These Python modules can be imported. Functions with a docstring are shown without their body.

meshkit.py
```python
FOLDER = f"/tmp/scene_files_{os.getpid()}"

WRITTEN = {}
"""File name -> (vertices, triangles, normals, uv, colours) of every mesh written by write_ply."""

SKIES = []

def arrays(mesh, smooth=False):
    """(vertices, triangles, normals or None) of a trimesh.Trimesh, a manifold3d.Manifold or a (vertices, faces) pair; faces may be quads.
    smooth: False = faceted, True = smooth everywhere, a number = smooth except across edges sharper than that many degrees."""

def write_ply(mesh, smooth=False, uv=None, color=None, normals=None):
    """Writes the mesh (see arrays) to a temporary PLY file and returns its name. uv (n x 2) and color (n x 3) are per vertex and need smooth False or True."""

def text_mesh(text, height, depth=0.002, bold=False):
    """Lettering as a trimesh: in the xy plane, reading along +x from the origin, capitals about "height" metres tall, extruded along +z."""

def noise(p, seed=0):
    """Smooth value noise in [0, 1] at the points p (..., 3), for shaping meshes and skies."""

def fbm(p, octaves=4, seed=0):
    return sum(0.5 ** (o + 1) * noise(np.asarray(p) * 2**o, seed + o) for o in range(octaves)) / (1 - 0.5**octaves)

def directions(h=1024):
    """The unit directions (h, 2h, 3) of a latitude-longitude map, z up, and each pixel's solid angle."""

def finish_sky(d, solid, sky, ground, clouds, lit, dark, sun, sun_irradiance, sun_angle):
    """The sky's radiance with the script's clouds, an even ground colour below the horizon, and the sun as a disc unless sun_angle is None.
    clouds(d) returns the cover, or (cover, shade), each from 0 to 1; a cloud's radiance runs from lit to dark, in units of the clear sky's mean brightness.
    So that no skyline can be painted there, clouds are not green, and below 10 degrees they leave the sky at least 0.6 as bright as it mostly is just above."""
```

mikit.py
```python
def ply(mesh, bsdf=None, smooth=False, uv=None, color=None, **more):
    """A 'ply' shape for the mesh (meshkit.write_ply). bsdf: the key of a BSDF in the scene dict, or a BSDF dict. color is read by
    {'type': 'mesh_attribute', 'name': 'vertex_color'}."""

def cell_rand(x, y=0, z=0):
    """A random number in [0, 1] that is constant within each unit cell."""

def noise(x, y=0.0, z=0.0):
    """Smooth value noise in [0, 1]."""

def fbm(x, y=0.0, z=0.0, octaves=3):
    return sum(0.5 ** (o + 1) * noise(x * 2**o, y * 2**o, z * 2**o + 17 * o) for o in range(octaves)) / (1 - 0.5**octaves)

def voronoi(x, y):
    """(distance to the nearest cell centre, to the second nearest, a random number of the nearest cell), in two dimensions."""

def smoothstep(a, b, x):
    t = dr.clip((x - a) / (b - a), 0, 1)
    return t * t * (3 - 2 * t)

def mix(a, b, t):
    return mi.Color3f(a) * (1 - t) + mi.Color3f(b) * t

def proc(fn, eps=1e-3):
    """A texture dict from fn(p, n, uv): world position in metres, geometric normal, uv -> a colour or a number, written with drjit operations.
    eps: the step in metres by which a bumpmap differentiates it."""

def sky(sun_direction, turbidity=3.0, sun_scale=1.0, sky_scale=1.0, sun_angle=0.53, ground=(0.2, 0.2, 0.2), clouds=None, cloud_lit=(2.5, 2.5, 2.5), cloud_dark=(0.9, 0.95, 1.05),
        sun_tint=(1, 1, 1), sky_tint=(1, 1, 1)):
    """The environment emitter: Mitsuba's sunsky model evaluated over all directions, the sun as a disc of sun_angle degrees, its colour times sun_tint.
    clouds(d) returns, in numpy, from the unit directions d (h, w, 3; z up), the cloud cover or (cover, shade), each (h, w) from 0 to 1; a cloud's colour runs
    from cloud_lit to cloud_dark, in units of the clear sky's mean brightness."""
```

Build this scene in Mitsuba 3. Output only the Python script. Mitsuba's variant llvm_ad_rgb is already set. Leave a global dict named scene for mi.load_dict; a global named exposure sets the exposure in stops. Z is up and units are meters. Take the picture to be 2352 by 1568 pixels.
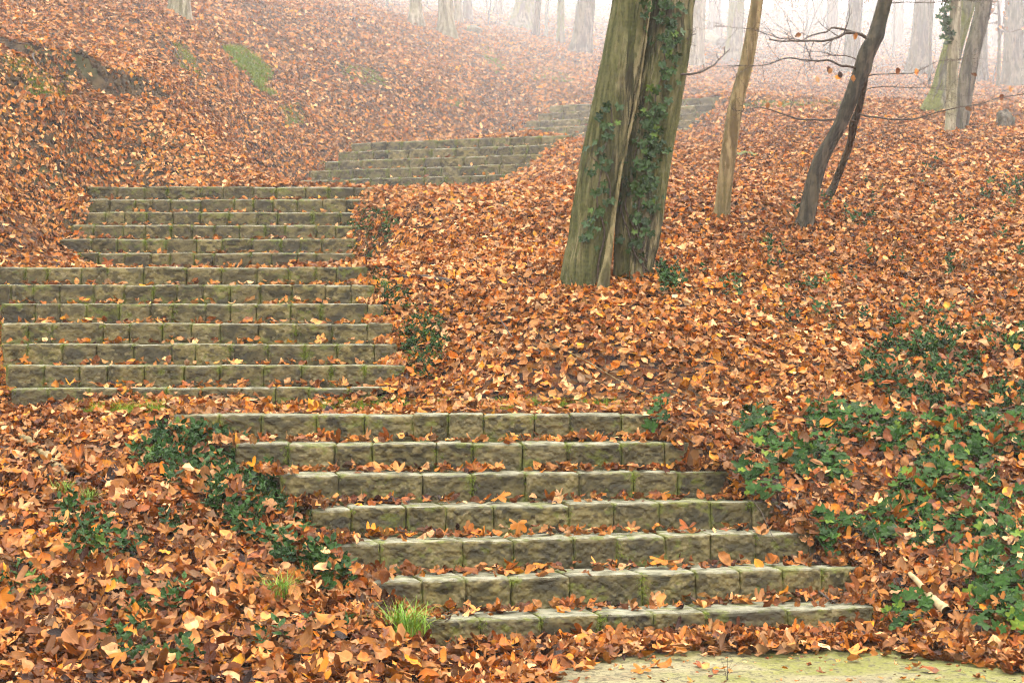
import math, numpy as np, trimesh, shapely, mitsuba as mi, mikit, meshkit, drjit as dr
from scipy.interpolate import RBFInterpolator, RectBivariateSpline

scene, labels = {}, {}
T4 = mi.ScalarTransform4f
rng = np.random.default_rng(11)

# ------------------------------------------------------------------ camera, sky, exposure
EYE = np.array([0.0, 0.0, 1.51])
F, CX, CY, YH = 4200.0, 1176.0, 784.0, 830.0          # focal length and centre in units of a 2352 x 1568 frame
PITCH = math.atan((YH - CY) / F)
FWD = np.array([0, math.cos(PITCH), math.sin(PITCH)])
UP = np.array([0, -math.sin(PITCH), math.cos(PITCH)])
scene['camera'] = {'type': 'perspective', 'fov': 2 * math.degrees(math.atan(CX / F)), 'fov_axis': 'x', 'near_clip': 0.1, 'far_clip': 600.0,
                   'to_world': T4().look_at(origin=EYE.tolist(), target=(EYE + FWD).tolist(), up=[0, 0, 1]),
                   'medium': {'type': 'ref', 'id': 'haze_medium'}}
exposure = 3.78
scene['sky'] = mikit.sky([0.45, 0.25, 0.85], turbidity=4, sun_scale=0.13, sun_angle=28, clouds=lambda d: (np.ones(d.shape[:2]), .85 * (1 - np.clip(d[..., 2], 0, 1))),
                         cloud_lit=(3.1, 3.15, 3.2), cloud_dark=(1.1, 1.14, 1.18), ground=(0.2, 0.15, 0.1))
# mist: thin in the hollow by the path, thickening up the hill into the wood
HX, HY, HZ = (-60.0, 60.0), (-19.0, 111.0), (-2.0, 33.0)
_y = HY[0] + (np.arange(66) + .5) / 66 * (HY[1] - HY[0])
_t = np.clip((_y - 14) / 30, 0, 1)
_d = .0014 + .043 * _t * _t * (3 - 2 * _t)
scene['haze_medium'] = {'type': 'heterogeneous', 'albedo': {'type': 'rgb', 'value': [0.985, 0.985, 0.985]}, 'phase': {'type': 'hg', 'g': 0.4},
                        'sigma_t': {'type': 'gridvolume', 'grid': mi.VolumeGrid(np.broadcast_to(_d[None, :, None, None], (4, 66, 4, 1)).astype(np.float32).copy()), 'wrap_mode': 'clamp',
                                    'to_world': T4().translate([HX[0], HY[0], HZ[0]]).scale([HX[1] - HX[0], HY[1] - HY[0], HZ[1] - HZ[0]])}}


def ray(px, py):
    px, py = np.asarray(px, float), np.asarray(py, float)
    d = FWD + (px[..., None] - CX) / F * np.array([1.0, 0, 0]) + (CY - py[..., None]) / F * UP
    return d / d[..., 1:2]


def P(px, py, d):
    """The point at depth d (along y) that stands on the sight line through px, py."""
    return EYE + ray(px, py) * np.asarray(d, float)[..., None]


# ------------------------------------------------------------------ the stairs' plan
# each step: (x left, depth left, x middle, depth middle, x right, depth right), heights by flight
FLIGHTS = []


def flight(rows, z0, rise):
    steps = []
    for k, r in enumerate(rows):
        xs = [(r[i] - CX) / F * r[i + 1] for i in (0, 2, 4)]
        steps.append({'line': np.array([[xs[0], r[1]], [xs[1], r[3]], [xs[2], r[5]]]), 'z': z0 + k * rise, 'rise': rise})
    FLIGHTS.append(steps)


flight([(975, 9.50, 1480, 9.80, 2010, 10.10), (850, 9.77, 1400, 10.12, 2000, 10.52), (770, 10.12, 1330, 10.48, 1890, 10.80),
        (715, 10.46, 1240, 10.77, 1790, 11.02), (645, 10.80, 1150, 11.03, 1690, 11.27), (540, 11.22, 1080, 11.28, 1592, 11.36),
        (398, 11.62, 970, 11.66, 1522, 11.66)], 0.165, 0.168)
flight([(a, 13.55 + .325 * k, (a + b) / 2, 13.55 + .325 * k, b, 13.55 + .325 * k) for k, (a, b) in
        enumerate([(25, 949), (12, 928), (6, 910), (2, 900), (2, 879), (-45, 858), (-60, 841)])], 1.317, 0.1655)
flight([(a, 19.1 + .33 * k, (a + b) / 2, 19.1 + .33 * k, b, 19.1 + .33 * k) for k, (a, b) in
        enumerate([(117, 812), (135, 816), (162, 822), (176, 832), (193, 848), (199, 857)])], 2.645, 0.1697)
flight([(a, (24.4 + .33 * k) * 1.0185, (a + b) / 2, 24.4 + .33 * k, b, (24.4 + .33 * k) * .9815) for k, (a, b) in
        enumerate([(650, 1150), (673, 1178), (708, 1215), (745, 1240), (776, 1271), (806, 1305)])], 3.834, 0.170)
flight([(a, (29.1 + .325 * k) * 1.0185, (a + b) / 2, 29.1 + .325 * k, b, (29.1 + .325 * k) * .9815) for k, (a, b) in
        enumerate([(1172, 1584), (1190, 1607), (1208, 1630), (1235, 1658), (1261, 1678)])], 5.161, 0.171)

QUADS = []        # (polygon in plan, top height) of every step
for steps in FLIGHTS:
    for k, s in enumerate(steps):
        nxt = steps[k + 1]['line'] if k + 1 < len(steps) else s['line'] + [0, 0.34]
        s['next'] = nxt
        s['poly'] = shapely.Polygon(np.vstack([s['line'], nxt[::-1]]))
        QUADS.append((s['poly'], s['z'], s['rise']))
STAIR_AREA = shapely.union_all([shapely.Polygon(q[0]).buffer(0.01) for q in QUADS])
STAIR_INNER = STAIR_AREA.buffer(-0.07)
PATH_POLY = shapely.Polygon([(-.06, 8.3), (.12, 9.1), (.6, 9.52), (2.0, 9.62), (2.36, 9.25), (2.56, 8.95), (3.1, 8.3), (3.8, 6), (4.2, 0), (4, -18), (-3, -18), (-1.6, 0), (-1.0, 6), (-.4, 7.8)])

# ------------------------------------------------------------------ the terrain
ctl = []
for px, py, d in [
        (0, 1568, 7.6), (500, 1568, 8.0), (1000, 1568, 8.35), (960, 1490, 9.2), (800, 1320, 9.75), (640, 1185, 10.4), (500, 1085, 11.0), (370, 1005, 11.55), (420, 1010, 11.5), (480, 1030, 11.42),
        (0, 1250, 9.6), (0, 1100, 11.0), (0, 955, 12.7), (200, 945, 12.9), (250, 1250, 9.7), (250, 1100, 10.9), (500, 1300, 9.5), (0, 1400, 8.6), (500, 1440, 8.8),
        # right of the lowest flight
        (2080, 1450, 9.8), (2352, 1560, 8.7), (2352, 1400, 9.6), (2352, 1250, 10.5), (2352, 1100, 11.4), (2352, 960, 12.4), (2050, 1250, 10.9), (2050, 1100, 11.6),
        (2000, 960, 12.4), (1750, 1050, 11.7), (1600, 960, 12.0), (1300, 935, 12.9), (1000, 920, 13.2),
        # right slope
        (2352, 800, 13.9), (2000, 800, 13.9), (1700, 800, 13.7), (1450, 800, 13.5), (1200, 800, 13.6), (960, 880, 13.55), (960, 760, 14.5), (900, 650, 15.5), (1000, 600, 16.6),
        (1200, 600, 16.0), (1390, 652, 15.0), (1500, 640, 15.1), (1800, 600, 16.5), (2352, 600, 16.6), (2100, 600, 16.5), (2352, 420, 20.6), (2050, 420, 20.6), (1845, 520, 18.0),
        (1660, 500, 18.2), (1400, 500, 18.2), (1150, 500, 18.6), (950, 480, 20.2), (870, 520, 19.3), (1700, 380, 22.3), (1500, 380, 22.8), (1300, 420, 22.0), (1160, 440, 23.0),
        (1250, 400, 23.9), (1340, 345, 26.0), (1480, 318, 27.5), (1620, 300, 28.3), (1700, 262, 29.2),
        # crest on the right and the ground behind it
        (1750, 255, 28.6), (2000, 252, 27.2), (2180, 285, 25.4), (2340, 300, 24.6), (1720, 242, 31.0), (1850, 240, 31.5), (2000, 236, 32), (2200, 238, 32), (2352, 238, 32),
        (1650, 160, 41), (1900, 160, 41), (2100, 185, 39), (2330, 200, 38), (1640, 95, 52), (1800, 60, 62), (2000, 90, 56), (2250, 110, 54), (1750, 42, 74), (2000, 42, 74), (2300, 45, 72),
        # left bank
        (0, 600, 16.6), (105, 590, 18.6), (60, 500, 18.5), (0, 440, 18.8), (160, 440, 20.2), (0, 300, 20.3), (150, 300, 21.0), (350, 300, 22.3), (400, 400, 21.9), (600, 412, 24.2), (0, 120, 23.0),
        (200, 150, 23.3), (400, 200, 24.2), (0, 0, 25.8), (400, 38, 27.2), (600, 200, 27.2), (600, 300, 25.7), (770, 322, 27.0), (690, 380, 25.9), (800, 200, 29.2), (700, 60, 31.0),
        (950, 60, 36.0), (1030, 88, 35.5), (1000, 200, 30.6), (1100, 250, 31.0), (1180, 268, 31.2), (1250, 226, 32.4), (1200, 150, 36), (1330, 125, 39), (1450, 180, 35.5), (1600, 215, 32.5),
        (1210, 68, 46), (1350, 70, 48), (1480, 60, 54), (1100, 30, 56), (1300, 10, 66), (1000, 10, 60)]:
    ctl.append(P(px, py, d))
for steps in FLIGHTS:
    for k, s in enumerate(steps):
        for e, o in ((0, -.14), (2, .14)):
            q = s['line'][e]
            low = (.13 if k > 2 else .07) if steps is FLIGHTS[0] and e == 0 else .12 if e == 0 and any(steps is q_ for q_ in FLIGHTS[3:]) else .14 if steps is FLIGHTS[1] and e == 0 else .05 if steps is FLIGHTS[1] and e == 2 else -.03 if k < len(steps) - 1 else 0
            ctl.append([q[0] + o, q[1] + .16, s['z'] - low])
        ctl.append([s['line'][1][0], s['line'][1][1] + .16, s['z'] - .04])
    for k, s in enumerate(steps[:2]):
        q = s['line'].mean(0)
    for e in (0, 1, 2):
        q = steps[0]['line'][e]
        ctl.append([q[0], q[1] - .25, steps[0]['z'] - steps[0]['rise'] - (.07 if any(steps is q_ for q_ in FLIGHTS[2:4]) else .03)])
        q = steps[-1]['line'][e]
        ctl.append([q[0], q[1] + .55, steps[-1]['z'] + .02])
for x in (0.4, 1.3, 2.1):
    for y in (0, 4, 7.5, 9.0):
        ctl.append([x, y, 0])
ctl += [[-2.5, 5, .2], [-3, 0, .2], [5, 5, .1], [5, 0, 0], [-6, 8, .6], [-7, 12, 1.4], [-7.5, 16, 3.2], [-9, 20, 5.2], [-10, 26, 7.6], [-14, 35, 11], [-20, 50, 15], [-40, 30, 13], [-40, 70, 20],
        [-12, 4, .8], [-40, 0, 2], [-40, -20, 0], [0, -20, 0], [40, -20, 0], [6, 9, .3], [8, 13, 1.2], [9, 18, 2.6], [12, 25, 4.2], [16, 33, 6.4], [22, 50, 9.5], [40, 20, 2.5], [40, 60, 10], [40, 100, 14],
        [0, 90, 16.5], [0, 115, 16.0], [-40, 115, 21], [60, 115, 15], [-60, 60, 19], [60, 40, 6], [60, 0, 0], [-60, 0, 3], [-60, 115, 22], [-20, 80, 17.5], [20, 85, 14.0]]
ctl = np.array(ctl)
rbf = RBFInterpolator(ctl[:, :2], ctl[:, 2], kernel='thin_plate_spline', smoothing=0.004)
gx, gy = np.concatenate([np.arange(-62, -12, 1.5), np.arange(-12, 14, .25), np.arange(14, 62.1, 1.5)]), np.concatenate([np.arange(-22, 5, 1.5), np.arange(5, 36, .25), np.arange(36, 117, 1.0)])
gz = rbf(np.stack(np.meshgrid(gx, gy, indexing='ij'), -1).reshape(-1, 2)).reshape(len(gx), len(gy))
spline = RectBivariateSpline(gx, gy, gz, kx=2, ky=2)
SCAR = np.array([P(a, b, c)[:2] for a, b, c in [(-60, 150, 22.4), (40, 165, 22.3), (130, 178, 22.4), (220, 190, 22.7), (300, 205, 23.0), (380, 232, 23.2)]])


def scar(x, y):
    """The step of bare soil where the bank has slipped: (signed distance up the slope, along it from 0 to 1)."""
    yy = np.interp(x, SCAR[:, 0], SCAR[:, 1])
    a = np.interp(x, SCAR[:, 0], np.linspace(0, 1, len(SCAR)), left=0, right=1)
    return y - yy, a


def bumps(x, y):
    p = np.stack([x, y, x * 0], -1)
    amp = np.clip((y - 6) / 20, .2, 1)
    b = (meshkit.fbm(p * .8, 3, 5) - .5) * .22 * amp + (meshkit.fbm(p * 3.1, 2, 9) - .5) * .07
    s, a = scar(x, y)
    w = np.sin(np.pi * np.clip(a, 0, 1)) ** .7 * (a > 0) * (a < 1)
    wob = s + (meshkit.noise(p * 2.2, 3) - .5) * .35
    b = b + w * (np.clip(wob / .11, 0, 1) * .40 * np.exp(-np.clip(wob, 0, 9) / 1.1) - .14 * np.exp(-(np.clip(-wob, 0, 9) / .5)) + (meshkit.fbm(p * 7, 3, 31) - .5) * .16 * (np.abs(wob) < .3))
    return b


def H(x, y):
    x, y = np.asarray(x, float), np.asarray(y, float)
    x, y = np.broadcast_arrays(x, y)
    z, b = np.asarray(spline.ev(x, y)), np.asarray(bumps(x, y))
    near = (y < 11.2) & (x > -5) & (x < 6)
    d = np.full(x.shape, 9.0)
    if near.any():
        d[near] = shapely.distance(PATH_POLY, shapely.points(x[near], y[near]))
    return (z + b * np.clip(d, 0, 1)) * np.clip(d / .5, 0, 1)


def normal_at(x, y, e=.06):
    n = np.stack([-(H(x + e, y) - H(x - e, y)) / (2 * e), -(H(x, y + e) - H(x, y - e)) / (2 * e), np.ones_like(np.asarray(x, float))], -1)
    return n / np.linalg.norm(n, axis=-1, keepdims=True)


_hx, _hy = np.arange(-40, 40.1, .2), np.arange(5, 113.1, .2)
_hg = RectBivariateSpline(_hx, _hy, H(*np.meshgrid(_hx, _hy, indexing='ij')), kx=1, ky=1)
YS = 6.0 * np.exp(np.arange(0, math.log(112 / 6.0), .004))


def hit(px, py):
    """Where the sight lines through the points px, py meet the ground."""
    r = ray(np.atleast_1d(px), np.atleast_1d(py))
    x, z = r[:, :1] * YS, EYE[2] + r[:, 2:] * YS
    below = z < _hg.ev(x, np.broadcast_to(YS, x.shape))
    i = np.where(below.any(1), below.argmax(1), len(YS) - 1)
    y = YS[i]
    x = r[:, 0] * y
    return np.stack([x, y, H(x, y)], -1)


def in_px(poly, n, seed):
    """n random ground points within an outline given on sight lines."""
    g, a = np.random.default_rng(seed), np.array(poly, float)
    pl, lo, hi, got = shapely.Polygon(a), a.min(0), a.max(0), []
    while sum(map(len, got)) < n:
        q = lo + g.random((4 * n + 20, 2)) * (hi - lo)
        got.append(q[shapely.contains_xy(pl, q[:, 0], q[:, 1])])
    q = np.vstack(got)[:n]
    return hit(q[:, 0], q[:, 1])


# ------------------------------------------------------------------ names
def key_for(name):
    if name not in used:
        used[name] = 0
        return name
    used[name] += 1
    k = f'{name}_{used[name]:03d}'
    return k


used = {}


def thing(name, label=None, cat=None, group=None, kind=None):
    k = key_for(name)
    labels[k] = {a: b for a, b in (('label', label), ('category', cat), ('group', group), ('kind', kind)) if b}
    return k


def add(key, mesh, bsdf, smooth=False, uv=None, **more):
    scene[key] = mikit.ply(mesh, bsdf, smooth, uv, **more)
    return key


def part(parent, name, mesh, bsdf, smooth=False, uv=None, **more):
    return add(key_for(parent + '__' + name), mesh, bsdf, smooth, uv, **more)


# ------------------------------------------------------------------ materials
def twosided(d):
    return {'type': 'twosided', 'bsdf': d}


def principled(fn, rough=.6, spec=.4, **more):
    c = mikit.proc(fn) if callable(fn) else {'type': 'rgb', 'value': list(fn)}
    return {'type': 'principled', 'base_color': c, 'roughness': rough, 'specular': spec, **more}


N, FB, MIX, SS = mikit.noise, mikit.fbm, mikit.mix, mikit.smoothstep
LEAF_COLS = [(.41, .110, .006), (.56, .185, .008), (.48, .205, .060), (.18, .040, .007), (.046, .015, .005), (.60, .335, .155), (.52, .230, .012), (.24, .085, .018)]
LEAF_CUM = [.20, .38, .53, .65, .78, .89, .92, 1.0]


def leaf_palette(r):
    c = mi.Color3f(LEAF_COLS[-1])
    for q, col in reversed(list(zip(LEAF_CUM[:-1], LEAF_COLS[:-1]))):
        c = dr.select(r < q, mi.Color3f(col), c)
    return c


def leaf_fn(p, n, uv):
    k, j = dr.floor(uv.x), dr.floor(uv.y)
    a, b = uv.x - k, uv.y - j
    r1, r2, r3 = mikit.cell_rand(k, j, 1), mikit.cell_rand(k, j, 2), mikit.cell_rand(k, j, 3)
    c = dr.lerp(leaf_palette(r1), leaf_palette(r2), .3)
    s = dr.abs(a - .5) * 2.2
    q = (b - .38 * s) * 9
    q = dr.abs(q - dr.floor(q) - .5) * 2
    vein = dr.maximum(SS(.09, .02, s), .5 * SS(.75, 1, q))
    blotch = N(a * 5 + k * 7.3, b * 5 + j * 3.7, r2 * 50)
    c = c * (.24 + 1.15 * r3) * (.72 + .5 * blotch)
    c = dr.lerp(c, mi.Color3f(.09, .035, .016), SS(.62, .8, N(a * 3 + j * 5.1, b * 3 + k * 2.7, 9)) * .7 * SS(.3, .7, r3))
    return dr.lerp(c, c * 1.5 + .02, vein * .4)


def leaf_bump(p, n, uv):
    a, b = uv.x - dr.floor(uv.x), uv.y - dr.floor(uv.y)
    s = dr.abs(a - .5) * 2.2
    q = (b - .38 * s) * 9
    return dr.abs(q - dr.floor(q) - .5)


scene['leaf_material'] = twosided(principled(leaf_fn, .5, .16))


def soil_fn(p, n, uv):
    d1, d2, w = mikit.voronoi(p.x * 24 + N(p.x * 9, p.y * 9, 1) * 2, p.y * 24 + p.z * 9)
    c = leaf_palette(w) * (.06 + .26 * mikit.cell_rand(dr.floor(w * 997), 3, 5))
    soil = MIX((.020, .012, .006), (.10, .064, .032), SS(.3, .7, FB(p.x * 9, p.y * 9, p.z * 9, 4)))
    soil = MIX(soil, (.085, .10, .03), SS(.52, .7, FB(p.x * 2.3, p.y * 2.3, p.z * 2.3 + 7, 3)) * .35)
    steep = SS(.88, .70, n.z)
    yb = SS(24.5, 23.6, p.y) * SS(19, 20.5, p.y) * SS(-2.6, -3.6, p.x)
    return dr.lerp(c, soil, dr.maximum(steep * yb, SS(.6, .8, FB(p.x * .7, p.y * .7, 3, 2)) * .4))


scene['soil_material'] = principled(soil_fn, .85, .2)


def path_fn(p, n, uv):
    g = FB(p.x * 3, p.y * 3, 2, 4)
    c = MIX((.135, .115, .060), (.235, .200, .105), g)
    c = MIX(c, (.13, .095, .05), SS(.58, .78, FB(p.x * 9, p.y * 9, 5, 3)) * .6)
    moss = SS(.52, .70, FB(p.x * 1.3 + 3, p.y * 2.2, 8, 4) + .16 * SS(8.7, 9.5, p.y) + .1 * SS(1.4, 2.4, p.x))
    c = MIX(c, (.125, .125, .022), moss * (.5 + .5 * N(p.x * 40, p.y * 40, 1)))
    c = MIX(c, (.06, .05, .03), SS(.70, .80, N(p.x * 46, p.y * 46, 9)) * .7)
    return c * (.75 + .5 * N(p.x * 110, p.y * 110, 4))


scene['earth_material'] = principled(lambda p, n, uv: MIX((.020, .013, .007), (.105, .070, .036), FB(p.x * 24, p.y * 24, p.z * 24, 3)), .9, .1)
scene['path_material'] = principled(path_fn, .8, .25)


def stone_fn(p, n, uv):
    k = dr.floor(uv.x)
    a, b = uv.x - k, uv.y
    r1, r2 = mikit.cell_rand(k, 1, 1), mikit.cell_rand(k, 2, 5)
    g = FB(p.x * 14, p.y * 14, p.z * 14, 4)
    c = MIX((.034, .027, .007), (.150, .115, .037), SS(.32, .66, g))
    c = MIX(c, (.23, .18, .085), SS(.60, .74, FB(p.x * 30, p.y * 30, p.z * 30, 2)) * .55)
    c = MIX(c, (.018, .014, .006), SS(.60, .72, FB(p.x * 24 + 4, p.y * 24, p.z * 30, 2)) * .7)
    c = MIX(c, (.125, .098, .045), r1 * .4)
    c = c * (.62 + .62 * r2) * (.72 + .56 * N(p.x * 90, p.y * 90, p.z * 90))
    c = MIX(c, (.035, .030, .018), SS(.56, .74, FB(p.x * 5 + 9, p.y * 5, p.z * 7, 4)) * .72)
    top = SS(.5, .9, n.z)
    c = MIX(c, MIX((.10, .094, .052), (.285, .268, .185), SS(.2, .8, FB(p.x * 22, p.y * 22, p.z * 22, 3))), top * .85)
    edge = SS(.16, .0, dr.minimum(a, 1 - a))
    base = SS(.42, .0, b)
    m = .6 * FB(p.x * 7, p.y * 7 + 5, p.z * 9, 4) + .4 * FB(p.x * 26, p.y * 26, p.z * 26, 3)
    moss = SS(.51, .66, m + .15 * edge + .09 * base + .05 * SS(.78, 1, b) - .04)
    return MIX(c, MIX((.055, .062, .008), (.17, .19, .015), N(p.x * 120, p.y * 120, p.z * 120)), moss * .6)


def stone_bump(p, n, uv):
    return FB(p.x * 38, p.y * 38, p.z * 38, 4)


scene['stone_material'] = {'type': 'bumpmap', 'arbitrary': mikit.proc(stone_bump, 4e-3), 'scale': 0.035, 'bsdf': principled(stone_fn, .72, .35)}
scene['fill_material'] = principled(lambda p, n, uv: MIX((.035, .026, .014), (.12, .10, .05), FB(p.x * 20, p.y * 20, p.z * 20, 3)), .95, .1)


def bark(dark, light, moss, mossiness, patch=0.0, fine=1.0):
    def fn(p, n, uv):
        w = N(p.x * 3, p.y * 3, p.z * 1.5) * .6
        q = FB(p.x * 22 * fine + w * 3, p.y * 22 * fine + w * 3, p.z * 1.7, 4)
        c = MIX(dark, light, SS(.36, .63, q))
        c = c * (.68 + .64 * FB(p.x * 48, p.y * 48, p.z * 20, 2))
        c = MIX(c, dark, SS(.58, .70, FB(p.x * 30, p.y * 30, p.z * 8 + 3, 3)) * .7)
        if patch:
            c = MIX(c, (.03, .024, .018), SS(.60, .70, FB(p.x * 5, p.y * 5, p.z * 4, 3)) * patch)
        m = SS(.42, .66, FB(p.x * 4 + 2, p.y * 4, p.z * 1.6, 4) + .30 * SS(-.1, -.95, n.x)) * mossiness
        return MIX(c, MIX(moss, (moss[0] * .45, moss[1] * .45, moss[2] * .5), N(p.x * 60, p.y * 60, p.z * 60)), m)
    return fn


def bark_bump(p, n, uv):
    w = N(p.x * 3, p.y * 3, p.z * 1.5) * .6
    return .65 * FB(p.x * 26 + w * 3, p.y * 26 + w * 3, p.z * 2.6, 4) + .35 * FB(p.x * 34, p.y * 34, p.z * 17, 3)


def barky(fn, scale=.03):
    return {'type': 'bumpmap', 'arbitrary': mikit.proc(bark_bump, 5e-3), 'scale': scale, 'bsdf': principled(fn, .8, .25)}


scene['old_bark'] = barky(bark((.028, .023, .010), (.225, .185, .092), (.085, .092, .018), .72, .4, 1.5), .07)
scene['tan_bark'] = barky(bark((.115, .075, .030), (.275, .195, .090), (.14, .13, .035), .3), .025)
scene['grey_bark'] = barky(bark((.022, .017, .012), (.078, .058, .037), (.06, .058, .02), .3, .8), .015)
scene['pale_bark'] = barky(bark((.14, .115, .07), (.36, .31, .21), (.15, .155, .04), .4), .02)
scene['ridge_bark'] = barky(bark((.05, .038, .016), (.26, .205, .098), (.11, .105, .02), .35), .06)
scene['mossy_bark'] = barky(bark((.085, .08, .055), (.21, .19, .13), (.17, .185, .035), .95), .02)
scene['dark_bark'] = barky(bark((.05, .042, .034), (.15, .125, .09), (.12, .125, .04), .35), .02)
scene['twig_material'] = principled(lambda p, n, uv: MIX((.035, .024, .018), (.10, .07, .045), N(p.x * 50, p.y * 50, p.z * 50)), .7, .3)
scene['dead_wood'] = principled(lambda p, n, uv: MIX((.20, .13, .06), (.52, .40, .20), FB(p.x * 30, p.y * 30, p.z * 30, 3)), .8, .2)


def green(cols, vein=.35):
    def fn(p, n, uv):
        k, j = dr.floor(uv.x), dr.floor(uv.y)
        a, b = uv.x - k, uv.y - j
        r = mikit.cell_rand(k, j, 1)
        c = MIX(cols[0], cols[1], r)
        c = MIX(c, cols[2], SS(.93, .97, mikit.cell_rand(k, j, 4)))
        s = dr.abs(a - .5) * 2
        c = c * (.75 + .5 * N(a * 6 + k, b * 6 + j, 3))
        return dr.lerp(c, c * 1.6 + .01, SS(.10, .02, s) * vein)
    return fn


scene['ivy_material'] = twosided(principled(green([(.008, .026, .003), (.028, .074, .007), (.11, .16, .012)]), .5, .10))
scene['tree_ivy_material'] = twosided(principled(green([(.010, .025, .005), (.036, .070, .014), (.08, .13, .015)]), .45, .2))
scene['periwinkle_material'] = twosided(principled(green([(.009, .028, .005), (.034, .080, .014), (.09, .15, .02)]), .46, .13))
scene['grass_material'] = twosided(principled(green([(.075, .18, .008), (.20, .32, .012), (.34, .30, .04)], 0), .5, .4))
scene['moss_material'] = twosided(principled(green([(.09, .155, .007), (.21, .28, .011), (.28, .28, .02)], 0), .8, .2))

# ------------------------------------------------------------------ the ground
ax = np.concatenate([-np.geomspace(62, 8.2, 46), np.arange(-8, 8.01, .1), np.geomspace(8.2, 62, 46)])
ay = np.concatenate([np.arange(-21, 6, .8), np.arange(6, 24, .09), 24 * np.exp(np.arange(0, math.log(113 / 24), .009))])
MX, MY = np.meshgrid(ax, ay, indexing='ij')
MZ = H(MX.ravel(), MY.ravel()).reshape(MX.shape)
pts = np.stack([MX.ravel(), MY.ravel()], -1)
for poly, z, rise in QUADS:
    q = shapely.Polygon(poly).buffer(.02).intersection(STAIR_INNER)
    b = q.bounds
    if not b or q.is_empty:
        continue
    m = (MX >= b[0]) & (MX <= b[2]) & (MY >= b[1]) & (MY <= b[3])
    m[m] = shapely.contains_xy(q, MX[m], MY[m])
    MZ[m] = np.minimum(MZ[m], z - rise - .07)
MZ[shapely.contains_xy(PATH_POLY.buffer(-.02), MX, MY)] -= .02


def grid_faces(n, m, closed=False):
    i, j = np.meshgrid(np.arange(n - 1), np.arange(m if closed else m - 1), indexing='ij')
    j2 = (j + 1) % m
    return np.stack([i * m + j, (i + 1) * m + j, (i + 1) * m + j2, i * m + j2], -1).reshape(-1, 4)


add(thing('terrain', 'leaf strewn brown forest ground rising in banks beside the stairs', 'ground', kind='structure'), (np.stack([MX, MY, MZ], -1).reshape(-1, 3), grid_faces(*MX.shape)), 'soil_material', True)

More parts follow.
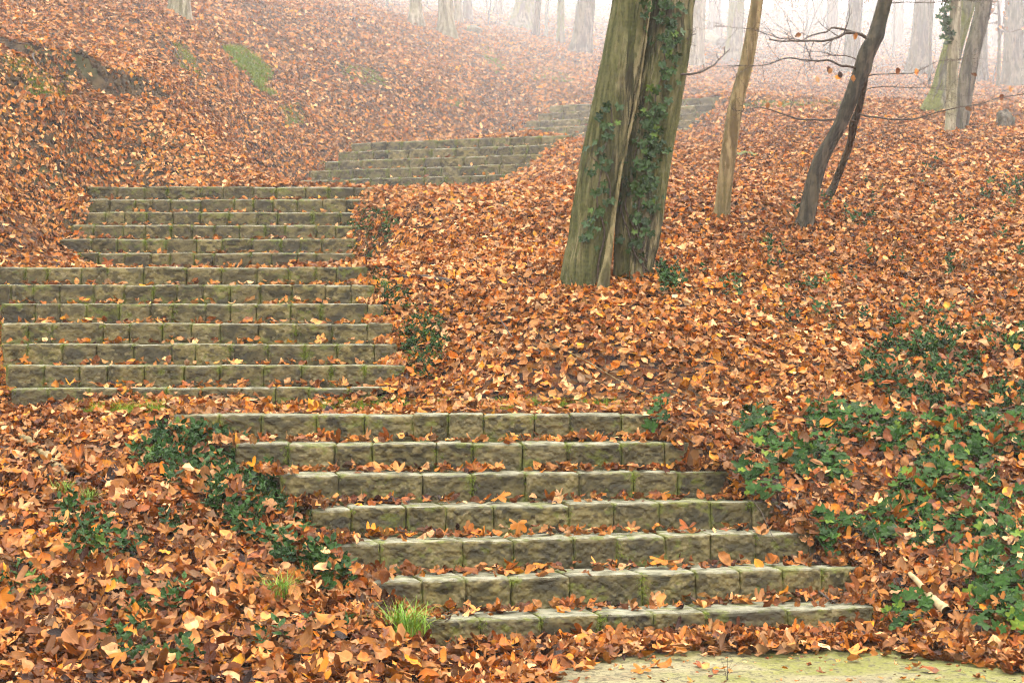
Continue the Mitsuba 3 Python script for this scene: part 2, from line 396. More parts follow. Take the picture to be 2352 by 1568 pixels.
bx, by = np.arange(-3.2, 4.4, .05), np.concatenate([np.arange(-18, 5, .5), np.arange(5, 9.8, .05)])
PX, PY = np.meshgrid(bx, by, indexing='ij')
PZ = .006 + (meshkit.fbm(np.stack([PX, PY, PX * 0], -1) * 2.2, 3, 4) - .5) * .035 + (meshkit.fbm(np.stack([PX, PY, PX * 0], -1) * 14, 2, 6) - .5) * .012
pf = grid_faces(*PX.shape)
cen = np.stack([PX, PY], -1).reshape(-1, 2)[pf].mean(1)
keep = shapely.contains_xy(PATH_POLY.buffer(.1), cen[:, 0], cen[:, 1])
add(thing('path', 'pale sandy clay path with mossy patches in front of the bottom step', 'path', kind='structure'), (np.stack([PX, PY, PZ], -1).reshape(-1, 3), pf[keep]), 'path_material', True)

# ------------------------------------------------------------------ stones
STONE_N = {}


def unit_box(nx, ny, nz):
    if (nx, ny, nz) in STONE_N:
        return STONE_N[nx, ny, nz]
    ix, iy, iz = np.linspace(-1, 1, nx + 1), np.linspace(-1, 1, ny + 1), np.linspace(-1, 1, nz + 1)
    vs, fs, at = [], [], 0
    for axis, (a, b) in ((0, (iy, iz)), (1, (ix, iz)), (2, (ix, iy))):
        for s in (-1, 1):
            A, B = np.meshgrid(a, b, indexing='ij')
            v = np.insert(np.stack([A, B], -1).reshape(-1, 2), axis, s, 1)
            f = grid_faces(len(a), len(b))
            n = np.cross(v[f[0, 1]] - v[f[0, 0]], v[f[0, 3]] - v[f[0, 0]])
            if n[axis] * s < 0:
                f = f[:, ::-1]
            vs.append(v)
            fs.append(f + at)
            at += len(v)
    v, f = np.vstack(vs), np.vstack(fs)
    m = trimesh.Trimesh(v, np.vstack([f[:, [0, 1, 2]], f[:, [0, 2, 3]]]), process=False)
    m.merge_vertices()
    STONE_N[nx, ny, nz] = np.array(m.vertices), np.array(m.faces)
    return STONE_N[nx, ny, nz]


def stone_mesh(L, D, Hh, res, seed, rough, bev):
    """A rough hewn block, its front at y = 0, its top at z = 0."""
    v, f = unit_box(*res)
    g = np.random.default_rng(seed)
    half = np.array([L, D, Hh]) / 2
    # crowd the grid lines towards the edges so that they round off
    u = np.sign(v) * (np.abs(v) ** .6)
    p = u * half
    r = bev * (0.7 + .6 * g.random()) * np.array([.38, 1, 1.0])
    q = np.clip(p, -(half - r), half - r)
    d = p - q
    e = d / r
    p = q + r * e / np.maximum(np.linalg.norm(e, axis=1, keepdims=True), 1e-9) * np.minimum(np.abs(e).max(1, keepdims=True), 1)
    off = g.random(3) * 50
    nrm = u / np.linalg.norm(u, axis=1, keepdims=True)
    front = np.clip(-v[:, 1] * 1.0, 0, 1) ** 3
    a = (meshkit.fbm(p * 9 + off, 3, seed % 97) - .5) * 2 * rough + (meshkit.fbm(p * 26 + off, 2, 3) - .5) * 1.0 * rough
    p = p + nrm * (a * (.4 + .8 * front))[:, None]
    p[:, 1] -= front * rough * 1.0 * (1 - np.abs(v[:, 0]) ** 4) * (1 - np.abs(v[:, 2]) ** 4) * g.random() * .6
    p[:, 2] += p[:, 0] * (g.random() - .5) * .03 + (g.random() - .5) * .010
    p[:, 1] += p[:, 0] * (g.random() - .5) * .04 + (g.random() - .5) * .012
    uvs = np.stack([np.full(len(p), 0.0) + .02 + .96 * (v[:, 0] + 1) / 2, (v[:, 2] + 1) / 2], -1)
    p += [0, D / 2, -Hh / 2]
    return p, f, uvs


ORD = ['bottom', 'second', 'third', 'fourth', 'fifth', 'sixth', 'seventh']
FLABEL = ['lowest mossy stone stair flight, fanning out down to the clay path', 'wide stone stair flight second from the bottom, at the left edge of the frame',
          'stone stair flight third from the bottom, straight above the widest flight', 'narrow stone stair flight behind the third landing, fourth from the bottom', 'topmost hazy stone stair flight half hidden behind the ivy clad double trunk']
# joints of the lowest flight, read along its front edge
sid = 0
MOSS_SPOTS = []
for fi, steps in enumerate(FLIGHTS):
    flt = thing('stone_stairs', FLABEL[fi], 'stairs', 'flights of the stone stairway')
    for si, s in enumerate(steps):
        g = np.random.default_rng(100 * fi + si)
        line, nxt = s['line'], s['next']
        # the earth core behind and between the stones
        lo, hi = .05, .10
        a, b = line + [0, lo], nxt + [0, hi]
        a, b = a + np.array([[.03, 0], [0, 0], [-.03, 0]]), b + np.array([[.03, 0], [0, 0], [-.03, 0]])
        ring = np.vstack([a, b[::-1]])
        core = trimesh.creation.extrude_polygon(shapely.Polygon(ring), .24, engine='earcut')
        core.apply_translation([0, 0, s['z'] - .018 - .24])
        step = part(flt, 'step', core, 'fill_material')
        # a smooth curve through the three points of the front edge
        t = np.linspace(0, 1, 61)
        l0, l1, l2 = (1 - t) ** 2, 2 * t * (1 - t), t ** 2
        mid = 2 * line[1] - .5 * (line[0] + line[2])
        c = l0[:, None] * line[0] + l1[:, None] * mid + l2[:, None] * line[2]
        cum = np.concatenate([[0], np.cumsum(np.linalg.norm(np.diff(c, axis=0), axis=1))])
        s['curve'], s['cum'] = c, cum
        x, n = 0.0, 0
        joints = [0.0]
        while x < cum[-1] - .12:
            w = (.22 + .13 * g.random()) if fi == 0 else (.17 + .13 * g.random() if fi == 1 else .19 + .16 * g.random())
            if g.random() < .12:
                w *= 1.45
            x = min(x + w, cum[-1])
            joints.append(x)
        joints[-1] = cum[-1]
        for j0, j1 in zip(joints[:-1], joints[1:]):
            sid += 1
            gap = .0005 + .004 * g.random() ** 3
            L = j1 - j0 - gap
            res = {0: (12, 7, 8), 1: (9, 5, 7), 2: (7, 5, 7), 3: (5, 5, 7), 4: (5, 5, 7)}[fi]
            rough = .010 if fi == 0 else .009
            v, f, uvs = stone_mesh(L, .33 if fi == 0 else .34, s['rise'] + .035, res, sid, rough, .021 if fi == 0 else .020 if fi == 1 else .026)
            p0 = np.array([np.interp(j0, cum, c[:, k]) for k in (0, 1)])
            p1 = np.array([np.interp(j1, cum, c[:, k]) for k in (0, 1)])
            e = (p1 - p0) / np.linalg.norm(p1 - p0)
            m = (p0 + p1) / 2
            w = np.stack([m[0] + e[0] * v[:, 0] - e[1] * v[:, 1], m[1] + e[1] * v[:, 0] + e[0] * v[:, 1], s['z'] + v[:, 2]], -1)
            uvs = uvs + [sid, 0]
            part(step, 'stone', (w, f), 'stone_material', True, uvs)
            MOSS_SPOTS.append((fi, si, p0[0], p0[1], s['z'], g.random(), s['rise']))

# ------------------------------------------------------------------ leaf shapes
def ovate(stations, width, serr=0.0, lobes=0):
    """Leaf outline along x from 0 to 1: (vertices in plane, faces, uv)."""
    t = np.linspace(0, 1, stations)
    w = width * np.sin(np.pi * t ** .82) ** .8
    if lobes:
        w = w * (.72 + .38 * np.cos(2 * np.pi * lobes * t + .6))
    elif serr:
        w = w * (1 + serr * np.where(np.arange(stations) % 2, 1, -1))
    w[[0, -1]] = 0
    v, uv = [], []
    for x, h in zip(t, w):
        v += [[x, -h], [x, 0], [x, h]]
        uv += [[.5 - h * 1.1, x], [.5, x], [.5 + h * 1.1, x]]
    f = []
    for i in range(stations - 1):
        a, b = 3 * i, 3 * i + 3
        for s in (0, 1):
            q = [a + s, b + s, b + s + 1, a + s + 1]
            f += [[q[0], q[1], q[2]], [q[0], q[2], q[3]]]
    f = [x for x in f if not (set(x) <= {0, 1, 2} or set(x) <= {3 * stations - 3, 3 * stations - 2, 3 * stations - 1})]
    v, f = np.array(v, float), np.array(f)
    # drop the triangles that the pointed ends make degenerate
    pv = v[f]
    ar = np.abs(np.cross(pv[:, 1] - pv[:, 0], pv[:, 2] - pv[:, 0]))
    return v, f[ar > 1e-6], np.array(uv)


def palmate(lobes, depth, pts, base=.12):
    """A lobed leaf round its stalk's end: a fan."""
    n = lobes * pts
    th = np.linspace(-2.55, 2.55, n + 1)
    s = np.abs(np.cos(th * lobes / 5.1 * np.pi * 1.0))
    amp = (.62 + .38 * np.cos(th * .62))
    r = amp * (1 - depth + depth * s ** .8)
    v = np.vstack([[0, 0], np.stack([r * np.cos(th), r * np.sin(th)], -1)])
    v[:, 0] += .3
    f = np.array([[0, i, i + 1] for i in range(1, n + 1)])
    uv = np.stack([.5 + v[:, 1] * .42, np.clip(v[:, 0] / 1.35, .02, .98)], -1)
    return v / 1.25, f, uv


def curled(shape, seed, curl=1.0, stalk=True):
    v, f, uv = shape
    g = np.random.default_rng(seed)
    x, y = v[:, 0] - .5, v[:, 1]
    z = (g.random() - .25) * 1.1 * curl * x ** 2 + (g.random() - .35) * 2.2 * curl * y ** 2 + (g.random() - .5) * 1.6 * curl * x * y
    z += abs(g.normal()) * .25 * curl * np.abs(y)
    z += (meshkit.noise(np.stack([x * 4 + seed, y * 5, x * 0], -1), seed) - .5) * .22 * curl
    out = np.stack([x, y, z], -1)
    if stalk:
        i = len(out)
        z0 = out[0, 2] if abs(v[0, 1]) < 1e-9 else 0
        x0 = v[:, 0].min() - .5 if len(f) and f[0, 0] != 0 else x[0]
        out = np.vstack([out, [[x0, -.012, z0], [x0, .012, z0], [x0 - .32, .0, z0 + (g.random() - .3) * .25]]])
        f, uv = np.vstack([f, [[i, i + 1, i + 2]]]), np.vstack([uv, [[.49, .02], [.51, .02], [.5, .01]]])
    out[:, 2] -= np.quantile(out[:, 2], .3)
    return out, f, np.clip(uv, .01, .99)


OV9, OVB, OAK, MAPLE = ovate(7, .31, .06), ovate(6, .37, .04), ovate(11, .28, 0, 3.5), palmate(5, .5, 4)
LOD0 = [curled(s, 10 * i + k, 1.2) for i, s in enumerate((OV9, OV9, OVB, OAK, MAPLE)) for k in range(5 if i < 4 else 3)]
LOD1 = [curled(s, 200 + 10 * i + k, 1.25, False) for i, s in enumerate((ovate(4, .36), ovate(4, .30), ovate(5, .31, .2))) for k in range(4)]
LOD2 = [curled(ovate(3, .36), 300 + k, 1.5, False) for k in range(6)]


def hash01(x, y, z):
    x, y, z = (np.uint32(v + 1000000) for v in (x, y, z))
    with np.errstate(over='ignore'):
        h = x * np.uint32(374761393) + y * np.uint32(668265263) + z * np.uint32(2147483647)
        h = (h ^ (h >> np.uint32(13))) * np.uint32(1274126177)
    return float((h ^ (h >> np.uint32(16))) & np.uint32(0xFFFFFF)) / 16777215


def id_light(k, j):
    c1, c2 = (np.array(LEAF_COLS[int(np.searchsorted(LEAF_CUM, hash01(k, j, z)))]) for z in (1, 2))
    return (.7 * c1 + .3 * c2).dot([.3, .6, .1]) * (.34 + 1.05 * hash01(k, j, 3))


ID_RANK = np.array(sorted(((k, j) for k in range(24) for j in range(24)), key=lambda q: id_light(*q)))


def frames(n, yaw):
    """Rotation matrices whose third axis is n, turned by yaw."""
    a = np.cross(n, np.stack([np.cos(yaw), np.sin(yaw), np.zeros_like(yaw)], -1))
    a /= np.linalg.norm(a, axis=-1, keepdims=True)
    b = np.cross(n, a)
    return np.stack([a, b, n], -1)


def scatter(templates, pos, nrm, size, seed, tilt=.35, ids=24, squash=None):
    """All copies of the templates as one mesh with uv."""
    g = np.random.default_rng(seed)
    k = len(pos)
    n = nrm + g.normal(size=(k, 3)) * tilt
    n[:, 2] = np.where(n[:, 2] < .05, .05, n[:, 2])
    n /= np.linalg.norm(n, axis=1, keepdims=True)
    R = frames(n, g.random(k) * 2 * np.pi)
    which = g.integers(0, len(templates), k)
    patch = meshkit.fbm(pos * np.array([.55, .55, .2]) + 3, 3, 12) - .5 + .45 * (meshkit.noise(pos * 2.1, 5) - .5)
    patch = patch + .22 * np.clip((pos[:, 1] - 14) / 12, 0, 1) + .38 * np.exp(-((pos[:, 0] + .1 + .06 * (pos[:, 1] - 13)) / 1.3) ** 2) * ((pos[:, 1] > 11.7) & (pos[:, 1] < 21))
    patch = patch - .24 * ((pos[:, 0] < .3) & (pos[:, 1] < 11))
    rank = (g.random(k) ** np.exp(-1.9 * patch) * (ids * ids - .01)).astype(int)
    idx = ID_RANK[rank] if ids == 24 else g.integers(0, ids, (k, 2))
    vs, fs, us, at = [], [], [], 0
    for t, (v, f, uv) in enumerate(templates):
        m = np.nonzero(which == t)[0]
        if not len(m):
            continue
        w = np.einsum('kij,vj->kvi', R[m], v) * size[m, None, None] + pos[m, None]
        vs.append(w.reshape(-1, 3))
        fs.append((f[None] + (np.arange(len(m)) * len(v))[:, None, None]).reshape(-1, 3) + at)
        us.append((uv[None] + idx[m][:, None]).reshape(-1, 2))
        at += len(m) * len(v)
    return np.vstack(vs), np.vstack(fs), np.vstack(us)


# ------------------------------------------------------------------ leaf litter on the ground
MOSS_BARE = [(hit([a], [b])[0, :2], c) for a, b, c in ((570, 165, .6), (430, 140, .5), (830, 178, .6), (670, 270, .4), (1250, 175, .7), (1120, 140, .5))]


def litter_points(y0, y1, per_m2, seed, side=1.0):
    g = np.random.default_rng(seed)
    w1 = .30 * y1 + side
    k = int((y1 - y0) * 2 * w1 * per_m2 * 1.7)
    x, y = (g.random(k) * 2 - 1) * w1, y0 + g.random(k) * (y1 - y0)
    m = np.abs(x) < .30 * y + side
    x, y = x[m], y[m]
    m = ~shapely.contains_xy(STAIR_AREA.buffer(-.13), x, y) & ~shapely.contains_xy(PATH_POLY.buffer(-.06), x, y)
    x, y = x[m], y[m]
    s, a = scar(x, y)
    p3 = np.stack([x, y, x * 0], -1)
    wob = s + (meshkit.noise(p3 * 2.2, 3) - .5) * .35
    bare = (a > .02) & (a < .98) & (wob > -.02) & (wob < .09)
    q = np.where(bare, .12 + .7 * (meshkit.noise(p3 * 5, 8) > .55), 1.0)
    for c, r in MOSS_BARE:
        d = np.hypot(x - c[0], y - c[1])
        q *= np.clip(d / r - .2 + .5 * (meshkit.noise(p3 * 4, 2) - .5), .08, 1)
    q *= np.clip(.85 + .9 * (meshkit.fbm(p3 * 1.6, 3, 21) - .35), .6, 1)
    # trodden landing and the mossy rim above the lowest flight
    land = (y > 11.9) & (y < 13.4) & (x > -2.2) & (x < 1.3)
    q = np.where(land, q * .45, q)
    q = np.where(((y > 15.8) & (y < 19.15) & (x > -4.9) & (x < -1.25)) | ((y > 21.0) & (y < 24.4) & (x > -2.6) & (x < -.2)), q * .3, q)
    walk = (y > 30.5) & (y < 33) & (x > 3.2)
    q = np.where(walk, q * .25, q)
    n = normal_at(x, y, .12)
    m = g.random(len(x)) < q / 1.7 / np.clip(n[:, 2], .4, 1)
    x, y, n = x[m], y[m], n[m]
    z = H(x, y)
    return np.stack([x, y, z], -1) + n * (g.random(len(x)) ** 1.5 * .045 + .004)[:, None], n


litter = thing('leaf_litter', 'thick carpet of fallen orange and brown autumn leaves over the banks', 'fallen leaves', kind='stuff')
for i, (y0, y1, dens, tpl, size, tilt) in enumerate([(6.2, 11.2, 880, LOD0, (.070, .025), .38), (11.2, 18.5, 850, LOD1, (.064, .021), .40), (18.5, 28, 900, LOD2, (.066, .018), .38), (28, 42, 430, LOD2, (.08, .02), .38), (42, 78, 52, LOD2, (.16, .03), .34)]):
    pos, nrm = litter_points(y0, y1, dens, 40 + i)
    g = np.random.default_rng(60 + i)
    sz = np.clip(g.normal(size[0], size[1], len(pos)), size[0] * .4, size[0] * 2.0)
    v, f, uv = scatter(tpl, pos, nrm, sz, 80 + i, tilt)
    add(f'{litter}__{i + 1:03d}', (v, f), 'leaf_material', i == 0, uv)

vs2, fs2, us2, at2 = [], [], [], 0
# leaves blown against the risers
vs, fs, us, at = [], [], [], 0
for fi, steps in enumerate(FLIGHTS):
    for si, s in enumerate(steps):
        g = np.random.default_rng(900 + 20 * fi + si)
        c, cum = s['curve'], s['cum']
        per = {0: 95, 1: 46, 2: 52, 3: 14, 4: 8}[fi]
        if fi in (0, 1) and si == len(steps) - 1:
            per = 10
        k = int(per * cum[-1])
        t = g.random(k) * cum[-1]
        if fi == 0:     # drifts at both ends
            t = np.where(g.random(k) < .16, np.where(g.random(k) < .5, g.random(k) ** 1.6 * .55, cum[-1] - g.random(k) ** 1.6 * .6), t)
        clump = meshkit.noise(np.stack([t * 3.5, t * 0 + si * 7.7 + fi, t * 0], -1), 5)
        keep = g.random(k) < .35 + 1.0 * clump ** 1.5
        t = t[keep]
        k = len(t)
        nx = np.interp(t, np.linspace(0, cum[-1], 3), s['next'][:, 1]) - np.interp(t, cum, c[:, 1]) if si < len(steps) - 1 else np.full(k, .45)
        back = 1 - np.abs(g.normal(0, .27 if fi == 0 else .2, k))
        y = np.interp(t, cum, c[:, 1]) + np.clip(back, .12, .96) * nx - .02
        x = np.interp(t, cum, c[:, 0])
        z = s['z'] + .004 + (g.random(k) ** 1.5) * np.clip(back, 0, 1) * .05
        tpl = LOD0 if fi == 0 else LOD1
        n = np.tile([0, -.12, 1.0], (k, 1))
        v, f, uv = scatter(tpl, np.stack([x, y, z], -1), n, np.clip(g.normal(.064, .017, k), .03, .11), 7 + 40 * fi + si, .42)
        vs.append(v), fs.append(f + at), us.append(uv)
        at += len(v)
# drifts over both ends of every step
for fi, steps in enumerate(FLIGHTS):
    for si, s in enumerate(steps):
        g = np.random.default_rng(2900 + 20 * fi + si)
        for e in (0, -1):
            k = 26 if fi == 0 else 4 if fi == 1 and e == 0 else 16
            t = g.random(k)
            a, b = s['line'][e], s['next'][e]
            side = (g.normal(0, .07, k) + -.06) * (1 if e == 0 else -1)
            x, y = a[0] + (b[0] - a[0]) * t + side, a[1] + (b[1] - a[1]) * t + g.normal(0, .05, k) + .04
            inside = shapely.contains_xy(s['poly'], x, y)
            z = np.where(inside, s['z'], np.minimum(H(x, y), s['z'] + .05)) + .005 + .035 * g.random(k)
            m = inside | ~shapely.contains_xy(STAIR_AREA, x, y)
            k = int(m.sum())
            v, f, uv = scatter(LOD0 if fi < 2 else LOD1, np.stack([x, y, z], -1)[m], np.tile([(-.3, .3)[e], -.2, 1.0], (k, 1)), np.clip(g.normal(.068, .018, k), .03, .11), 400 + 40 * fi + 2 * si + e, .4)
            vs.append(v), fs.append(f + at), us.append(uv)
            at += len(v)
add(f'{litter}__006', (np.vstack(vs), np.vstack(fs)), 'leaf_material', False, np.vstack(us))
# leaves on the little slopes that the ground makes above the step ends, and round the trunks
g = np.random.default_rng(71)
for fi in (0, 1):
    for s in FLIGHTS[fi]:
        for e, sg in ((0, 1), (-1, -1)):
            if fi == 1 and e == 0:
                continue
            k = 46 if fi == 0 else 24
            t, a, b = g.random(k), s['line'][e], s['next'][e]
            x, y = a[0] + (b[0] - a[0]) * t, a[1] + (b[1] - a[1]) * t
            h0 = np.maximum(H(x - sg * .06, y), s['z'])
            u = g.random(k)
            x = x + sg * (.13 - .15 * u)
            v, f, uv = scatter(LOD0, np.stack([x, y, s['z'] + .012 + (h0 - s['z']) * u + .015], -1), np.tile([sg * .75, -.5, .6], (k, 1)), np.clip(g.normal(.068, .016, k), .03, .11), g.integers(1, 9999), .35)
            vs2.append(v), fs2.append(f + at2), us2.append(uv)
            at2 += len(v)
add(f'{litter}__009', (np.vstack(vs2), np.vstack(fs2)), 'leaf_material', True, np.vstack(us2))
# leaves heaped at the foot of the bottom step and along the rim of the path
g = np.random.default_rng(5)
ring = np.array(PATH_POLY.exterior.segmentize(.02).coords)
ring = ring[(ring[:, 1] > 7.2) & (ring[:, 0] > -.4)]
q = ring[g.integers(0, len(ring), 3000)] + g.normal(0, .10, (3000, 2))
c0 = FLIGHTS[0][0]['curve']
q2 = c0[g.integers(6, len(c0), 900)] + np.stack([g.normal(0, .1, 900), -np.abs(g.normal(0.02, .13, 900)) - .03], -1)
q = np.vstack([q, q2])
q = q[~shapely.contains_xy(STAIR_AREA, q[:, 0], q[:, 1])]
pos = np.stack([q[:, 0], q[:, 1], np.maximum(H(q[:, 0], q[:, 1]), .01) + g.random(len(q)) * .06 + .004], -1)
v, f, uv = scatter(LOD0, pos, np.tile([0, 0, 1.0], (len(q), 1)), np.clip(g.normal(.072, .02, len(q)), .035, .13), 3, .36)
k = 240
x, y = g.uniform(.05, 2.6, k), g.uniform(8.3, 9.6, k)
m = shapely.contains_xy(PATH_POLY, x, y)
pos = np.vstack([pos, np.stack([x, y, x * 0 + .016], -1)[m]])
uv0 = len(v)
vq, fq, uq = scatter(LOD0, pos[-int(m.sum()):], np.tile([0, 0, 1.0], (int(m.sum()), 1)), np.clip(g.normal(.028, .012, int(m.sum())), .012, .06), 13, .2)
v, f, uv = np.vstack([v, vq]), np.vstack([f, fq + uv0]), np.vstack([uv, uq])
add(f'{litter}__007', (v, f), 'leaf_material', True, uv)


# ------------------------------------------------------------------ wood: trunks, limbs, twigs
def resample(pts, n):
    p = np.asarray(pts, float)
    t = np.concatenate([[0], np.cumsum(np.linalg.norm(np.diff(p[:, :3], axis=0), axis=1))])
    from scipy.interpolate import PchipInterpolator
    return PchipInterpolator(t, p)(np.linspace(0, t[-1], n))


def tube(pts, radii, sides=6, cap=True):
    """A tapering tube along points."""
    p = np.asarray(pts, float)
    r = np.broadcast_to(radii, (len(p),)).astype(float)
    t = np.gradient(p, axis=0)
    t /= np.linalg.norm(t, axis=1, keepdims=True) + 1e-12
    a = np.cross(t, [0.31, 0.93, 0.17])
    a /= np.linalg.norm(a, axis=1, keepdims=True) + 1e-12
    b = np.cross(t, a)
    th = np.arange(sides) * 2 * np.pi / sides
    v = (p[:, None] + r[:, None, None] * (np.cos(th)[:, None] * a[:, None] + np.sin(th)[:, None] * b[:, None])).reshape(-1, 3)
    f = grid_faces(len(p), sides, True)
    f = np.vstack([f[:, [0, 2, 1]], f[:, [0, 3, 2]]])
    if cap:
        k = len(v)
        v = np.vstack([v, p[:1], p[-1:]])
        j = np.arange(sides)
        e = (len(p) - 1) * sides
        f = np.vstack([f, np.stack([np.full(sides, k), j, (j + 1) % sides], 1), np.stack([np.full(sides, k + 1), e + (j + 1) % sides, e + j], 1)])
    return v, f


def join(ms):
    vs, fs, at = [], [], 0
    for v, f in ms:
        vs.append(v)
        fs.append(np.asarray(f) + at)
        at += len(v)
    return np.vstack(vs), np.vstack(fs)


def trunk_mesh(pts, radii, sides, rows, seed, flute=.0, flutes=7, rough=.02, flare=.35, flare_h=.3, deep=1.0, knots=(), ridge=0):
    """A trunk along points from the ground up; flutes run along it, roots flare at its foot."""
    c = resample(np.column_stack([pts, radii]), rows)
    c, r = c[:, :3], c[:, 3]
    h = np.concatenate([[0], np.cumsum(np.linalg.norm(np.diff(c, axis=0), axis=1))])
    th = np.linspace(0, 2 * np.pi, sides, endpoint=False)
    TH, HH = np.meshgrid(th, h)
    g = np.random.default_rng(seed)
    ph, tw = g.random(6) * 6.28, g.normal(0, .12)
    rr = np.ones_like(TH)
    for k, m in enumerate((flutes, flutes * 2 + 1, 3)):
        rr += flute * (.8, .35, .5)[k] * np.cos(m * (TH + tw * HH) + ph[k] + 1.2 * np.sin(HH * .9 + ph[k + 3]))
    q = np.stack([np.cos(TH) * 1.0, np.sin(TH) * 1.0, HH * .35], -1)
    rr += (meshkit.fbm(q * np.array([2.2, 2.2, 1.5]) + seed, 3, seed % 50) - .5) * 1.5 * rough
    rr += (meshkit.fbm(np.stack([np.cos(TH) * 7, np.sin(TH) * 7, HH * 1.1], -1) + seed, 3, 3) - .5) * rough * 3.4
    rr += (meshkit.fbm(np.stack([np.cos(TH) * 19, np.sin(TH) * 19, HH * 3.2], -1) + seed, 2, 6) - .5) * rough * 2.2
    if ridge:
        for fr, hz, am in ((9, 1.1, 1.0), (19, 2.6, .7)):
            n = meshkit.noise(np.stack([np.cos(TH + tw * HH) * fr, np.sin(TH + tw * HH) * fr, HH * hz], -1) + seed, 11)
            rr += ridge * am * ((1 - np.abs(2 * n - 1)) ** 2 - .35)
    root = 1 + .5 * np.cos(5 * TH + ph[5])
    rr *= 1 + flare * np.exp(-np.clip(HH - .25, 0, 99) / flare_h) * root
    for kt, kh, ka, kr in knots:
        d = np.hypot((np.angle(np.exp(1j * (TH - kt)))) * r.mean(), HH - kh)
        rr += ka * np.exp(-(d / kr) ** 2)
    R = r[:, None] * rr
    v = c[:, None] + np.stack([R * np.cos(TH), R * np.sin(TH) * deep, R * 0], -1)
    k = len(c) * sides
    f = grid_faces(len(c), sides, True)
    f = np.vstack([f[:, [0, 2, 1]], f[:, [0, 3, 2]]])
    v = np.vstack([v.reshape(-1, 3), c[-1:] + [0, 0, .02]])
    j = np.arange(sides)
    f = np.vstack([f, np.stack([np.full(sides, k), k - sides + j, k - sides + (j + 1) % sides], 1)])
    return v, f


def limbs(start, direction, length, radius, depth, g, out, up=.12):
    n = max(4, int(length / .28))
    p, d = [np.array(start, float)], np.array(direction, float)
    d /= np.linalg.norm(d)
    for i in range(n):
        d = d + g.normal(0, .17, 3) + [0, 0, up * .4]
        d /= np.linalg.norm(d)
        p.append(p[-1] + d * length / n)
    out.append(tube(np.array(p), np.linspace(radius, radius * .35, n + 1), 7 if radius > .04 else 5 if radius > .012 else 4))
    if depth:
        for _ in range(g.integers(2, 4)):
            i = g.integers(n // 3, n + 1)
            e = d + g.normal(0, .6, 3)
            limbs(p[i], e, length * (.45 + .3 * g.random()), radius * .5, depth - 1, g, out, up)


def ground_at(px, py):
    return hit(np.array([px]), np.array([py]))[0]


SAPLINGS = []


def tree(name, label, spec, bark_key, seed, height=9.5, group=None, sides=20, rows=40, d=None, nlimb=5, cat='tree', **kw):
    """spec: (px, py, width) of the trunk from its foot up to the top of the frame."""
    g = np.random.default_rng(seed)
    base = ground_at(spec[0][0], spec[0][1]) if d is None else P(spec[0][0], spec[0][1], d)
    D = base[1]
    pts = [base - (P(spec[1][0], spec[1][1], D) - base) * .0 - [0, 0, .35]]
    rad = [spec[0][2] / F * D / 2]
    pts.append(base)
    rad.append(rad[0])
    for px, py, w in spec[1:]:
        pts.append(P(px, py, D))
        rad.append(w / F * D / 2)
    a, b = pts[-2], pts[-1]
    dirn = (b - base) / np.linalg.norm(b - base)
    top = max(height - (b[2] - base[2]), 2.5)
    r1 = rad[-1]
    last = b
    for i in range(1, 5):
        dirn = dirn * np.array([.8, 1, 1])
        dirn /= np.linalg.norm(dirn)
        last = last + dirn * top / 4 + g.normal(0, .06, 3)
        pts.append(last)
        rad.append(r1 * (1 - .16 * i))
    k = thing(name, label, cat, group)
    v, f = trunk_mesh(np.array(pts), np.array(rad), sides, rows, seed, **kw)
    part(k, 'trunk', (v, f), bark_key, True)
    c = np.array(pts)
    for i in range(nlimb):
        t = .45 + .55 * (i + .5) / nlimb
        z = base[2] + t * (c[-1, 2] - base[2])
        if z < EYE[2] + 850 / F * D + .4:
            z = EYE[2] + 850 / F * D + .4 + g.random() * .6
        if z > c[-1, 2]:
            continue
        s0 = np.array([np.interp(z, c[1:, 2], c[1:, j]) for j in (0, 1)] + [z])
        ang = g.random() * 6.28
        out = []
        limbs(s0, [math.cos(ang), math.sin(ang), .5 + .5 * g.random()], 1.6 + 1.6 * g.random(), r1 * .38, 2, g, out)
        part(k, 'branch', join(out), bark_key, True)
    return k, np.array(pts), np.array(rad), D


